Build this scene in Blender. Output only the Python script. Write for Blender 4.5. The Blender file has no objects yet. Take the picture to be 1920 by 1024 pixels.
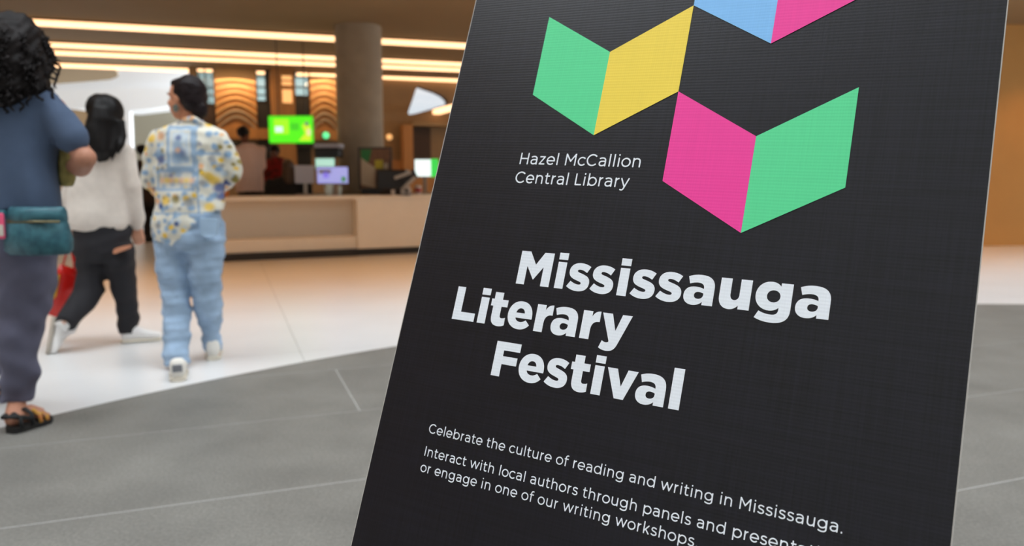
import bpy, bmesh, math, random
import numpy as np
from mathutils import Vector, Matrix, Euler
from mathutils.geometry import tessellate_polygon
random.seed(7); RNG = np.random.default_rng(7)
SC = bpy.context.scene
COL = SC.collection
PI = math.pi

# ---------------------------------------------------------------- camera, world, light, exposure
F = 1445.0; CAM_H = 1.1; PITCH = math.atan(182 / F)
cd = bpy.data.cameras.new('camera'); cam = bpy.data.objects.new('camera', cd); COL.objects.link(cam)
cam.location = (0, 0, CAM_H); cam.rotation_euler = (PI / 2 - PITCH, 0, 0)
cd.sensor_width = 36; cd.lens = 36 * F / 1920; cd.clip_start = 0.05; cd.clip_end = 200
cd.dof.use_dof = True; cd.dof.focus_distance = 1.08; cd.dof.aperture_fstop = 3.9
SC.camera = cam
SC.view_settings.view_transform = 'Standard'; SC.view_settings.look = 'None'
SC.view_settings.gamma = 1; SC.view_settings.use_curve_mapping = False
SC.view_settings.exposure = 0.15
world = bpy.data.worlds.new('sky'); SC.world = world; world.use_nodes = True
bgn = world.node_tree.nodes['Background']
bgn.inputs[0].default_value = (0.90, 0.955, 1.0, 1); bgn.inputs[1].default_value = 4.8
SC.cycles.max_bounces = 8; SC.cycles.diffuse_bounces = 5; SC.cycles.glossy_bounces = 3
SC.cycles.transparent_max_bounces = 8; SC.cycles.sample_clamp_indirect = 4
SC.cycles.use_denoising = True
STRIP_STRENGTH = 2.1; DOWN_W = 70

# ---------------------------------------------------------------- pixel rays (used only to measure places in the world)
CP, SP = math.cos(PITCH), math.sin(PITCH)
def ray(px, py):
    u = (px - 960) / F; v = (512 - py) / F
    return Vector((u, CP + v * SP, -SP + v * CP))
def W(px, py, Y):                       # world point at depth Y seen at a pixel
    r = ray(px, py); return Vector((0, 0, CAM_H)) + r * (Y / r.y)
def G(px, py, z=0.0):                   # point at height z
    r = ray(px, py); return Vector((0, 0, CAM_H)) + r * ((z - CAM_H) / r.z)

# ---------------------------------------------------------------- materials
def lin(c):
    out = []
    for x in c[:3]:
        x = x / 255.0
        out.append(x / 12.92 if x <= 0.04045 else ((x + 0.055) / 1.055) ** 2.4)
    return tuple(out) + (1,)
def mat(name, col, rough=0.6, metal=0.0, noise=0.0, nscale=8.0, bump=0.0, bscale=60.0, emit=None, estr=0.0, spec=0.5, col2=None, stretch=(1, 1, 1), sheen=0.0):
    m = bpy.data.materials.new(name); m.use_nodes = True
    nt = m.node_tree; N = nt.nodes; Lk = nt.links; b = N['Principled BSDF']
    c = lin(col)
    b.inputs['Base Color'].default_value = c; b.inputs['Roughness'].default_value = rough
    b.inputs['Metallic'].default_value = metal; b.inputs['Specular IOR Level'].default_value = spec
    if sheen: b.inputs['Sheen Weight'].default_value = sheen
    if noise or bump:
        tc = N.new('ShaderNodeTexCoord'); mp = N.new('ShaderNodeMapping'); mp.inputs['Scale'].default_value = stretch
        Lk.new(tc.outputs['Object'], mp.inputs['Vector'])
    if noise:
        n = N.new('ShaderNodeTexNoise'); n.inputs['Scale'].default_value = nscale; n.inputs['Detail'].default_value = 5
        Lk.new(mp.outputs[0], n.inputs['Vector'])
        mx = N.new('ShaderNodeMix'); mx.data_type = 'RGBA'
        rm = N.new('ShaderNodeMapRange'); rm.inputs[1].default_value = 0.3; rm.inputs[2].default_value = 0.7
        Lk.new(n.outputs['Fac'], rm.inputs[0]); Lk.new(rm.outputs[0], mx.inputs[0])
        if col2: a, d = c, lin(col2)
        else:
            a = tuple(x * (1 - noise) for x in c[:3]) + (1,); d = tuple(min(1, x * (1 + noise)) for x in c[:3]) + (1,)
        mx.inputs[6].default_value = a; mx.inputs[7].default_value = d
        Lk.new(mx.outputs[2], b.inputs['Base Color'])
    if bump:
        n2 = N.new('ShaderNodeTexNoise'); n2.inputs['Scale'].default_value = bscale; n2.inputs['Detail'].default_value = 3
        Lk.new(mp.outputs[0], n2.inputs['Vector'])
        bp = N.new('ShaderNodeBump'); bp.inputs['Strength'].default_value = bump; bp.inputs['Distance'].default_value = 0.01
        Lk.new(n2.outputs['Fac'], bp.inputs['Height']); Lk.new(bp.outputs[0], b.inputs['Normal'])
    if emit:
        b.inputs['Emission Color'].default_value = lin(emit) if max(emit) > 1.01 else tuple(emit) + (1,)
        b.inputs['Emission Strength'].default_value = estr
    return m
def attr_mat(name, rough=0.8, sheen=0.0):       # colour of a printed cloth read from its vertex pattern
    m = bpy.data.materials.new(name); m.use_nodes = True
    N = m.node_tree.nodes; b = N['Principled BSDF']; a = N.new('ShaderNodeVertexColor'); a.layer_name = 'print'
    m.node_tree.links.new(a.outputs[0], b.inputs['Base Color']); b.inputs['Roughness'].default_value = rough
    b.inputs['Specular IOR Level'].default_value = 0.2
    return m

# ---------------------------------------------------------------- mesh builder
class MB:
    def __init__(s): s.v = []; s.f = []
    def add(s, vs, fs):
        o = len(s.v); s.v += [tuple(x) for x in vs]; s.f += [tuple(i + o for i in f) for f in fs]; return s
    def box(s, c, size, rot=0.0, M=None):
        x, y, z = [k / 2 for k in size]
        vs = [Vector((a * x, b * y, d * z)) for a in (-1, 1) for b in (-1, 1) for d in (-1, 1)]
        R = M or Matrix.Rotation(rot, 3, 'Z')
        vs = [R @ p + Vector(c) for p in vs]
        return s.add(vs, [(0, 1, 3, 2), (4, 6, 7, 5), (0, 4, 5, 1), (2, 3, 7, 6), (0, 2, 6, 4), (1, 5, 7, 3)])
    def prism(s, poly, z0, z1):             # horizontal polygon extruded in z
        n = len(poly)
        vs = [(p[0], p[1], z0) for p in poly] + [(p[0], p[1], z1) for p in poly]
        fs = [tuple(range(n))[::-1], tuple(range(n, 2 * n))] + [(i, (i + 1) % n, n + (i + 1) % n, n + i) for i in range(n)]
        return s.add(vs, fs)
    def extrude(s, pts, d):                 # 3-D polygon pushed along d
        n = len(pts); d = Vector(d); pts = [Vector(p) for p in pts]
        vs = pts + [p + d for p in pts]
        fs = [tuple(range(n)), tuple(range(n, 2 * n))[::-1]] + [(i, n + i, n + (i + 1) % n, (i + 1) % n) for i in range(n)]
        return s.add(vs, fs)
    def rings(s, rs, cap=True):
        o = len(s.v); k = len(rs[0])
        vs = [p for r in rs for p in r]; fs = []
        for i in range(len(rs) - 1):
            for j in range(k):
                a = i * k + j; b = i * k + (j + 1) % k
                fs.append((a, b, b + k, a + k))
        if cap: fs += [tuple(range(k))[::-1], tuple((len(rs) - 1) * k + j for j in range(k))]
        return s.add(vs, fs)
    def loft(s, spec, k=24, e=2.0):         # spec: (centre, rx, ry) with horizontal rings, squareness e
        rs = []
        for c, rx, ry in spec:
            r = []
            for j in range(k):
                t = 2 * PI * j / k; ct, st = math.cos(t), math.sin(t)
                q = (abs(ct) ** e + abs(st) ** e) ** (-1 / e)
                r.append(Vector((c[0] + rx * ct * q, c[1] + ry * st * q, c[2])))
            rs.append(r)
        return s.rings(rs)
    def tube(s, pts, rad, k=10, flat=1.0, up=None):
        pts = [Vector(p) for p in pts]; n = len(pts)
        if not hasattr(rad, '__len__'): rad = [rad] * n
        rs = []; ref = Vector(up) if up else Vector((0.31, 0.17, 0.93))
        for i, p in enumerate(pts):
            t = (pts[min(i + 1, n - 1)] - pts[max(i - 1, 0)]).normalized()
            a = t.cross(ref)
            if a.length < 1e-3: a = t.cross(Vector((1, 0, 0)))
            a.normalize(); b = t.cross(a)
            rs.append([p + a * math.cos(2 * PI * j / k) * rad[i] + b * math.sin(2 * PI * j / k) * rad[i] * flat for j in range(k)])
        return s.rings(rs)
    def ball(s, c, r, M=None, n=12):
        if not hasattr(r, '__len__'): r = (r, r, r)
        vs = []; c = Vector(c); M = M or Matrix.Identity(3)
        for i in range(1, n):
            ph = PI * i / n
            for j in range(2 * n):
                th = PI * j / n
                vs.append(c + M @ Vector((r[0] * math.sin(ph) * math.cos(th), r[1] * math.sin(ph) * math.sin(th), r[2] * math.cos(ph))))
        k = 2 * n; fs = []
        for i in range(n - 2):
            for j in range(k): fs.append((i * k + j, (i + 1) * k + j, (i + 1) * k + (j + 1) % k, i * k + (j + 1) % k))
        vs += [c + M @ Vector((0, 0, r[2])), c + M @ Vector((0, 0, -r[2]))]
        t, bt = len(vs) - 2, len(vs) - 1
        for j in range(k):
            fs.append((t, j, (j + 1) % k)); fs.append((bt, (n - 2) * k + (j + 1) % k, (n - 2) * k + j))
        return s.add(vs, fs)
    def limb(s, pts, rad):                  # tapered limb with round joints
        s.tube(pts, rad, k=16)
        for p, r in zip(pts, rad): s.ball(p, r, n=8)
        return s
def me_from(name, v, f):
    me = bpy.data.meshes.new(name); me.from_pydata([tuple(p) for p in v], [], f); me.update(); return me
def fix_normals(me):
    bm = bmesh.new(); bm.from_mesh(me); bmesh.ops.recalc_face_normals(bm, faces=bm.faces); bm.to_mesh(me); bm.free()
ORG = {}                                    # world origin of every root
def root(name, loc, label, cat, group=None, kind=None):
    o = bpy.data.objects.new(name, None); COL.objects.link(o); o.location = loc; o.empty_display_size = 0.1
    tag(o, label, cat, group, kind); ORG[o.name] = Vector(loc); return o
def tag(o, label=None, cat=None, group=None, kind=None):
    if label: o['label'] = label
    if cat: o['category'] = cat
    if group: o['group'] = group
    if kind: o['kind'] = kind
    return o
def obj(name, mb, m, parent=None, smooth=False, label=None, kind=None, bevel=0.0, org=None):
    if isinstance(mb, MB): v, f = mb.v, mb.f
    else: v, f = mb
    o0 = ORG[parent.name] if parent is not None else (Vector(org) if org is not None else Vector((0, 0, 0)))
    vv = np.array([tuple(p) for p in v], dtype=float) - np.array(o0)
    me = bpy.data.meshes.new(name); me.from_pydata(vv.tolist(), [], f); me.update()
    if isinstance(mb, MB): fix_normals(me)
    me.materials.append(m)
    if smooth: me.polygons.foreach_set('use_smooth', [True] * len(me.polygons))
    o = bpy.data.objects.new(name, me); COL.objects.link(o)
    if parent is not None: o.parent = parent
    else: o.location = o0
    ORG[o.name] = o0
    if label: o['label'] = label
    if kind: o['kind'] = kind
    if bevel:
        b = o.modifiers.new('bevel', 'BEVEL'); b.width = bevel; b.segments = 2; b.limit_method = 'ANGLE'
    return o
def blob(mb, voxel=0.008, smooth=4):        # joins overlapping solids into one continuous skin
    me = me_from('tmp', mb.v, mb.f); fix_normals(me)
    o = bpy.data.objects.new('tmp', me); COL.objects.link(o)
    r = o.modifiers.new('r', 'REMESH'); r.mode = 'VOXEL'; r.voxel_size = voxel
    if smooth:
        s = o.modifiers.new('s', 'SMOOTH'); s.factor = 0.5; s.iterations = smooth
    dg = bpy.context.evaluated_depsgraph_get(); ev = o.evaluated_get(dg); m2 = ev.to_mesh()
    n = len(m2.vertices); v = np.empty(n * 3); m2.vertices.foreach_get('co', v); v = v.reshape(-1, 3)
    nn = np.empty(n * 3); m2.vertices.foreach_get('normal', nn); nn = nn.reshape(-1, 3)
    f = [tuple(p.vertices) for p in m2.polygons]
    ev.to_mesh_clear(); bpy.data.objects.remove(o); bpy.data.meshes.remove(me)
    return v, nn, f
def wob(v, fr, seed=0):                     # smooth pseudo noise in -1..1
    r = np.random.default_rng(seed); out = np.zeros(len(v))
    for i in range(6):
        d = r.normal(size=3) * np.array(fr); out += np.sin(v @ d + r.uniform(0, 6.28))
    return out / 3
def cloth(name, mb, m, parent, voxel=0.008, smooth=4, fold=0.006, fr=(18, 18, 9), seed=1, trim=None, colour=None, label=None):
    v, n, f = blob(mb, voxel, smooth)
    if fold: v = v + n * (fold * wob(v, fr, seed) + fold * 0.5 * wob(v, np.array(fr) * 2.3, seed + 5))[:, None]
    if trim is not None:
        keep = trim(v); f = [q for q in f if all(keep[i] for i in q)]
    o = obj(name, (v, f), m, parent, smooth=True, label=label)
    if colour is not None:
        ca = o.data.color_attributes.new('print', 'FLOAT_COLOR', 'POINT')
        c = colour(v); ca.data.foreach_set('color', np.concatenate([c, np.ones((len(v), 1))], 1).ravel())
    return o
def ncyl(mb, c, r, z0, z1, k=48):
    return mb.prism([(c[0] + r * math.cos(2 * PI * i / k), c[1] + r * math.sin(2 * PI * i / k)) for i in range(k)], z0, z1)

# ================================================================ THE SETTING
ANG = math.radians(20.5)
DX = Vector((math.cos(ANG), math.sin(ANG), 0)); DY = Vector((-math.sin(ANG), math.cos(ANG), 0))
def loc2(p): return Vector((p[0] * DX.x + p[1] * DX.y, p[0] * DY.x + p[1] * DY.y))     # world -> room grid
def wld(a, b, z=0.0): return Vector((DX.x * a + DY.x * b, DX.y * a + DY.y * b, z))      # room grid -> world

M_white_floor = mat('white terrazzo', (219, 219, 219), rough=0.32, noise=0.03, nscale=1.5, spec=0.5)
M_stone = mat('grey flamed stone', (121, 119, 114), rough=0.55, noise=0.14, nscale=3.0, bump=0.25, bscale=130, spec=0.35)
def stone_speckle(m):
    N = m.node_tree.nodes; Lk = m.node_tree.links; b = N['Principled BSDF']
    tc = N.new('ShaderNodeTexCoord'); nz = N.new('ShaderNodeTexNoise'); nz.inputs['Scale'].default_value = 90; nz.inputs['Detail'].default_value = 6; nz.inputs['Roughness'].default_value = 0.7
    Lk.new(tc.outputs['Object'], nz.inputs['Vector'])
    old = b.inputs['Base Color'].links[0].from_socket
    mr = N.new('ShaderNodeMapRange'); mr.inputs[1].default_value = 0.35; mr.inputs[2].default_value = 0.68; mr.inputs[3].default_value = 0.78; mr.inputs[4].default_value = 1.22
    Lk.new(nz.outputs['Fac'], mr.inputs[0])
    mx = N.new('ShaderNodeVectorMath'); mx.operation = 'SCALE'; Lk.new(old, mx.inputs[0]); Lk.new(mr.outputs[0], mx.inputs['Scale'])
    Lk.new(mx.outputs[0], b.inputs['Base Color'])
stone_speckle(M_stone)
M_grout = mat('pale grout', (130, 128, 122), rough=0.9, noise=0.1, nscale=20)
M_grout_w = mat('terrazzo joint', (150, 146, 140), rough=0.9)
M_ceil = mat('warm plaster ceiling', (146, 124, 92), rough=0.85, noise=0.03, nscale=2)
M_wall = mat('grey plaster wall', (168, 166, 162), rough=0.85, noise=0.02, nscale=2)
M_brown = mat('brown back wall', (142, 116, 84), rough=0.7, noise=0.06, nscale=3)
M_wood = mat('warm timber panel', (172, 122, 70), rough=0.45, noise=0.15, nscale=5, stretch=(1, 1, 0.1))
M_concrete = mat('concrete', (160, 145, 124), rough=0.75, noise=0.08, nscale=5, bump=0.15, bscale=30)

floor = root('floor', (0, 0, 0), None, None, kind='structure')
fb = MB().prism([(-16, -9), (18, -9), (18, 34), (-16, 34)], -0.3, -0.0035)
obj('screed', fb, M_grout, floor)
CC = Vector((4.35, -1.95)); CR = 8.25          # the grey paving is a great disc
# refit of the disc to the edge seen in the room
_pts = [G(100, 779), G(396, 711), G(560, 680), G(740, 650), G(1830, 570), G(1920, 570.5)]
A_ = np.array([[2 * p.x, 2 * p.y, 1] for p in _pts]); B_ = np.array([p.x ** 2 + p.y ** 2 for p in _pts])
_s = np.linalg.lstsq(A_, B_, rcond=None)[0]; CC = Vector((_s[0], _s[1])); CR = math.sqrt(_s[2] + _s[0] ** 2 + _s[1] ** 2)
disc = [CC + Vector((math.cos(2 * PI * i / 240), math.sin(2 * PI * i / 240))) * CR for i in range(240)]
def clip_half(poly, a, b):                   # keeps the left side of a->b
    out = []; n = len(poly)
    for i in range(n):
        p, q = poly[i], poly[(i + 1) % n]
        sp = (b - a).cross(p - a); sq = (b - a).cross(q - a)
        if sp >= 0: out.append(p)
        if (sp >= 0) != (sq >= 0): out.append(p + (q - p) * (sp / (sp - sq)))
    return out
def clip_disc(poly):
    for i in range(len(disc)):
        a, b = disc[i], disc[(i + 1) % len(disc)]
        if all((b - a).cross(p - a) >= 0 for p in poly): continue
        poly = clip_half(poly, a, b)
        if len(poly) < 3: return None
    return poly
# grey paving: rows 0.8 m deep along the room grid, tiles 2.4 m long and staggered
row0 = np.mean([loc2(G(0, 990)).y, loc2(G(683, 899)).y]); row1 = np.mean([loc2(G(0, 838)).y, loc2(G(709, 769)).y])
RS = row1 - row0; cj = loc2(G(640, 711)).x; TL = 3.6; gp = 0.0015; rj = int(math.floor((loc2(G(640, 711)).y - row0) / RS))
for r in range(-9, 6):
    for c in range(-8, 9):
        off = cj + (0, 1.0, 1.2)[(r - rj) % 3]
        x0 = off + c * TL; y0 = row0 + r * RS
        cell = [wld(a, b).to_2d() for a, b in ((x0 + gp, y0 + gp), (x0 + TL - gp, y0 + gp), (x0 + TL - gp, y0 + RS - gp), (x0 + gp, y0 + RS - gp))]
        if max(p.y for p in cell) < -1.2 or min(p.x for p in cell) > 7.5 or max(p.x for p in cell) < -6: continue
        if all((p - CC).length > CR + 2.6 for p in cell): continue
        poly = clip_disc(cell)
        if not poly or len(poly) < 3: continue
        obj('stone_tile', MB().prism(poly, -0.03, random.uniform(-0.0004, 0.0)), M_stone, floor)
# white terrazzo slabs
wj = loc2(G(535, 597)).x; WT = 3.2; wy0 = loc2(G(300, 690)).y + 0.15
for r in range(-3, 9):
    for c in range(-6, 7):
        x0 = wj + c * WT; y0 = wy0 + r * WT; g = 0.0015
        cell = [wld(a, b).to_2d() for a, b in ((x0 + g, y0 + g), (x0 + WT - g, y0 + g), (x0 + WT - g, y0 + WT - g), (x0 + g, y0 + WT - g))]
        if all((p - CC).length < CR - 0.1 for p in cell): continue
        if max(p.y for p in cell) < 0.5 or min(p.x for p in cell) > 16 or max(p.x for p in cell) < -14: continue
        obj('terrazzo_slab', MB().prism([tuple(p) for p in cell], -0.03, -0.0006), M_white_floor, floor)

CH = 3.4                                     # ceiling height of the low hall
fl = loc2(G(330, 596)).y - 0.45                     # front edge of the low ceiling in room-grid depth
bk = loc2(W(560, 145, 17.3)).y
ceil = MB()
ceil.prism([tuple(wld(a, b).to_2d()) for a, b in ((-14, fl), (16, fl), (16, bk + 0.5), (loc2(W(215, 134, 16.9)).x, bk + 0.5))] +
           [tuple(G(x, y, CH).to_2d()) for x, y in ((221, 139), (222, 142), (217, 146), (206, 149.5), (180, 152), (140, 155), (100, 158), (0, 166))] +
           [tuple(wld(-14, bk + 2.2).to_2d())], CH, CH + 0.5)
obj('ceiling', ceil, M_ceil, kind='structure')
# unseen fascia and tall atrium walls, added and toned to shape the daylight
def wall(name, a, b, z0, z1, m, t=0.2):
    a = Vector(a); b = Vector(b); d = (b - a).normalized(); n = Vector((-d.y, d.x)) * t
    return obj(name, MB().prism([tuple(a), tuple(b), tuple(b + n), tuple(a + n)], z0, z1), m, kind='structure')
AH = 14.0
wall('added_fascia', wld(-14, fl).to_2d(), wld(16, fl).to_2d(), CH + 0.5, AH, M_wall)
M_rear = mat('pale stone wall', (196, 192, 186), rough=0.8, noise=0.05)
wall('wall_rear', (16, -7), (-14, -7), 0, AH, M_rear)
wall('wall_left', (-12, -7), (-12, 4.0), 0, AH, M_brown, t=-0.2)
obj('added_ceiling_atrium', MB().prism([(-14, -7.2), (16, -7.2), (16, -3.5), (-14, -3.5)], AH, AH + 0.2), M_wall, kind='structure')  # added roof out of view, its opening steers the daylight
obj('added_ceiling_atrium', MB().prism([(-18, 6.5), (16, 6.5), (16, 18), (-18, 18)], AH, AH + 0.2), M_wall, kind='structure')
wall('wall_side', (13, 13.0), (13, -7), 0, AH, M_wall, t=-0.2)
wall('added_wall_hall_left', (-12, 4.0), (-16.5, 19.0), 0, AH, M_brown, t=0.2)  # added to shut out stray sky light on the left
wall('added_wall_hall_corner', (-16.5, 19.0), (-22, 24.0), 0, 8.6, M_brown, t=0.2)
obj('trim_1', MB().prism([tuple(wld(a, b).to_2d()) for a, b in ((-14, fl - 0.03), (16, fl - 0.03), (16, fl), (-14, fl))], CH, CH + 0.3), M_brown, kind='structure')
# right hand timber wall, beyond the banner
rw = G(1880, 461)
M_rwall = mat('ochre plaster', (206, 156, 92), rough=0.8, noise=0.05, nscale=1.5)
wall('wall_right', (rw.x - 1.6, rw.y - 0.1), (rw.x + 8, rw.y + 0.4), 0, CH, M_rwall)

# ---------------------------------------------------------------- ceiling strip lights
M_strip = mat('warm diffuser', (255, 220, 170), rough=0.4, emit=(1.0, 0.58, 0.30), estr=STRIP_STRENGTH)
M_alu = mat('bronze profile', (120, 96, 66), rough=0.45, metal=0.6)
def strip(p, q, label, group, w=0.23, hgt=0.055, z=CH):
    p = Vector((p.x, p.y, z)); q = Vector((q.x, q.y, z)); mid = (p + q) / 2; d = (q - p); L = d.length; a = math.atan2(d.y, d.x)
    r = root('strip_light', mid, label, 'strip light', group)
    obj('housing', MB().box(mid + Vector((0, 0, -0.012)), (L, w + 0.03, 0.024), a), M_alu, r)
    obj('diffuser', MB().box(mid + Vector((0, 0, -0.024 - hgt / 2)), (L - 0.02, w, hgt), a), M_strip, r, bevel=0.01)
M_dl = mat('downlight lens', (255, 226, 190), emit=(1.0, 0.60, 0.30), estr=1.6); M_ring = mat('downlight ring', (90, 78, 62), rough=.5)  # added warm lamps out of view, lighting the hall floor
for b_, row in ((fl + 1.75, 'front'), (fl + 3.0, 'rear')):
    for a_ in (-4.6, -2.6, -0.6, 1.4, 3.4, 5.4, 7.4, 9.4, 11.4, 13.4):
        c = wld(a_, b_, CH); t = root('fill_light', c, 'added unseen warm downlight, %s row of the low ceiling before the counter' % row, 'ceiling light', 'added downlights, %s row' % row)
        obj('trim_ring', ncyl(MB(), c, 0.085, CH - 0.012, CH - 0.001, 28), M_ring, t); obj('lens', ncyl(MB(), c, 0.06, CH - 0.016, CH - 0.0125, 24), M_dl, t)
        ld = bpy.data.lights.new('hall_fill_lamp', 'SPOT'); ld.energy = DOWN_W; ld.color = (1.0, 0.43, 0.09); ld.spot_size = math.radians(96); ld.spot_blend = 0.7; ld.shadow_soft_size = 0.06
        lo = bpy.data.objects.new('hall_fill_lamp', ld); COL.objects.link(lo); lo.location = c + Vector((0, 0, -0.03))
LZ = CH - 0.07
def strip_px(x0, y0, x1, y1, label, w=0.23): 
    a = G(x0, y0, LZ); b = G(x1, y1, LZ)
    strip(a, b, label, 'warm linear ceiling lights', w=w)
gl = 'warm linear ceiling lights'
strip_px(48, 44, 1290, 111, 'nearest of the long warm linear ceiling lights, passing behind the concrete column')
strip_px(70, 85, 1250, 141.5, 'second long warm linear ceiling light back from the atrium', .17)
strip_px(80, 100, 1240, 149.5, 'third long warm linear ceiling light, close behind the second', .17)
a4 = loc2(G(515, 140, LZ)); 
strip(G(80, 123, LZ), G(515, 140, LZ), 'farthest long ceiling light, running above the white bulkhead to the timber pilaster', gl)
strip(G(555, 141.5, LZ), G(1200, 166, LZ), 'farthest ceiling light right of the timber pilaster', gl)

# concrete column
cp = W(678, 330, 12.35)
cr_ = 42 / F * 12.35
t = root('column', (cp.x, cp.y, 0), 'thick round concrete column behind the reception counter', 'column')
obj('shaft', ncyl(MB(), cp, cr_, 0, CH), M_concrete, t, smooth=False)

# ---------------------------------------------------------------- back of the hall
BW = bk + 0.25                                # room-grid depth of the back wall
def on_back(px, py, off=0.0):                 # pixel ray met with the back wall plane (moved forward by off)
    r = ray(px, py); o = Vector((0, 0, CAM_H)); n = DY
    tt = ((BW - off) - o.dot(n)) / r.dot(n); return o + r * tt
def back_panel(px0, px1, py0, py1, off, th, mb=None):
    a = on_back(px0, py1, off); b = on_back(px1, py0, off)
    z0, z1 = a.z, b.z; la, lb = loc2(a), loc2(b)
    mb = mb or MB()
    return mb.prism([tuple(wld(x, y).to_2d()) for x, y in ((la.x, la.y), (lb.x, lb.y), (lb.x, lb.y + th), (la.x, la.y + th))], z0, z1)
M_gold = mat('brushed bronze slat', (206, 168, 116), rough=0.38, metal=0.35, noise=0.12, nscale=3)
M_dark = mat('dark frame', (28, 27, 26), rough=0.5)
M_shelf = mat('dark walnut', (60, 42, 30), rough=0.6)
# solid stretches of the back wall, with window openings left between them
def wall_piece(x0, x1, y0, y1, m=M_brown, off=0.0, th=0.3):
    return back_panel(x0, x1, y0, y1, off, th)
wb = root('wall_back', wld(0, BW), None, None, kind='structure')
CT, FB = 100, 480                             # well above the ceiling line, well below the floor line
def span(x0, x1, z0, z1, m, name='panel', off=0.0, th=0.3, parent=None):
    a = loc2(on_back(x0, 300, off)); b = loc2(on_back(x1, 300, off))
    return obj(name, MB().prism([tuple(wld(x, y).to_2d()) for x, y in ((a.x, a.y), (b.x, b.y), (b.x, b.y + th), (a.x, a.y + th))], z0, z1), m, parent if parent is not None else wb)
def zb(py, px=520, off=0.0): return on_back(px, py, off).z
span(362, 376, 0, CH + 0.6, M_brown)
span(376, 408, 0, zb(197, 390), M_shelf)
span(408, 486, 0, CH + 0.6, M_brown)
span(486, 512, 0, zb(192, 500), M_dark)
span(512, 557, 0, CH + 0.6, M_wood)
span(557, 584, 0, zb(182, 570), M_dark)
span(584, 640, 0, CH + 0.6, M_brown)
span(640, 762, 0, CH + 0.6, M_brown)
# piece with the rounded triangular opening
a = loc2(on_back(762, 300)); b = loc2(on_back(1900, 300))
tri = [(784, 161), (800, 167), (818, 173), (832, 180), (840, 188), (841, 195), (834, 200), (810, 206), (785, 212), (768, 215), (765, 212), (768, 203), (775, 183), (780, 167)]
tp = []
for p in tri:
    q = on_back(*p); tp.append((loc2(q).x, q.z))
outer = [(a.x, 0), (b.x, 0), (b.x, CH + 0.6), (a.x, CH + 0.6)]
loops = [[Vector((p[0], p[1], 0)) for p in outer], [Vector((p[0], p[1], 0)) for p in tp[::-1]]]
tris = tessellate_polygon(loops); allp = outer + tp[::-1]; mbh = MB()
fr_ = [wld(p[0], BW, p[1]) for p in allp]; bk_ = [wld(p[0], BW + 0.3, p[1]) for p in allp]; n0 = len(allp)
fs = [tuple(q) for q in tris] + [tuple(i + n0 for i in q[::-1]) for q in tris]
for lo, hi in ((0, 4), (4, n0)):
    for i in range(lo, hi):
        j = i + 1 if i + 1 < hi else lo; fs.append((i, j, j + n0, i + n0))
mbh.add(fr_ + bk_, fs); obj('panel', mbh, M_brown, wb)
M_glass = bpy.data.materials.new('tinted daylight glass'); M_glass.use_nodes = True
_n = M_glass.node_tree.nodes; _n.clear(); _o = _n.new('ShaderNodeOutputMaterial'); _t = _n.new('ShaderNodeBsdfTransparent'); _g = _n.new('ShaderNodeBsdfGlossy'); _m = _n.new('ShaderNodeMixShader')
_t.inputs[0].default_value = (0.34, 0.39, 0.38, 1); _g.inputs[1].default_value = 0.1; _m.inputs[0].default_value = 0.06
for x, y in ((_t.outputs[0], _m.inputs[1]), (_g.outputs[0], _m.inputs[2]), (_m.outputs[0], _o.inputs[0])): M_glass.node_tree.links.new(x, y)
M_glass2 = M_glass.copy(); M_glass2.name = 'grey dimming glass'
for n_ in M_glass2.node_tree.nodes:
    if n_.type == 'BSDF_TRANSPARENT': n_.inputs[0].default_value = (0.41, 0.415, 0.42, 1)
_w = root('window_4', on_back(800, 190), None, None, kind='structure'); obj('pane', MB().add([wld(p[0], BW + 0.15, p[1]) for p in tp] + [wld(p[0], BW + 0.16, p[1]) for p in tp], [tuple(range(len(tp))), tuple(range(len(tp), 2 * len(tp)))[::-1]]), M_glass2, _w)  # pane added in the opening to dim the sky behind it
# windows between the wall pieces
for k, (x0, x1, yb, mull) in enumerate(((376, 408, 197, (392,)), (486, 512, 192, (504,)), (557, 584, 182, ()))):
    wn = root('window_%d' % (k + 1), on_back((x0 + x1) / 2, yb), None, None, kind='structure')
    zt = CH + 0.5; z0 = zb(yb, x0)
    span(x0, x1, z0, zt, M_glass, 'pane', off=-0.1, th=0.01, parent=wn)
    span(x0, x0 + 1.6, z0, zt, M_dark, 'mullion', off=0.0, th=0.2, parent=wn)
    span(x1 - 1.6, x1, z0, zt, M_dark, 'mullion', off=0.0, th=0.2, parent=wn)
    for q in mull: span(q - 1, q + (7 if q == 504 else 1), z0, zt, M_dark, 'mullion', off=0.0, th=0.2, parent=wn)
    for yy in (163, 178):
        if yy < yb - 5:
            zz = zb(yy, x0); span(x0, x1, zz - 0.012, zz + 0.012, M_dark, 'glazing_bar', off=0.0, th=0.12, parent=wn)
    span(x0, x1, z0, z0 + 0.04, M_dark, 'sill', off=0.03, th=0.25, parent=wn)
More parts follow.
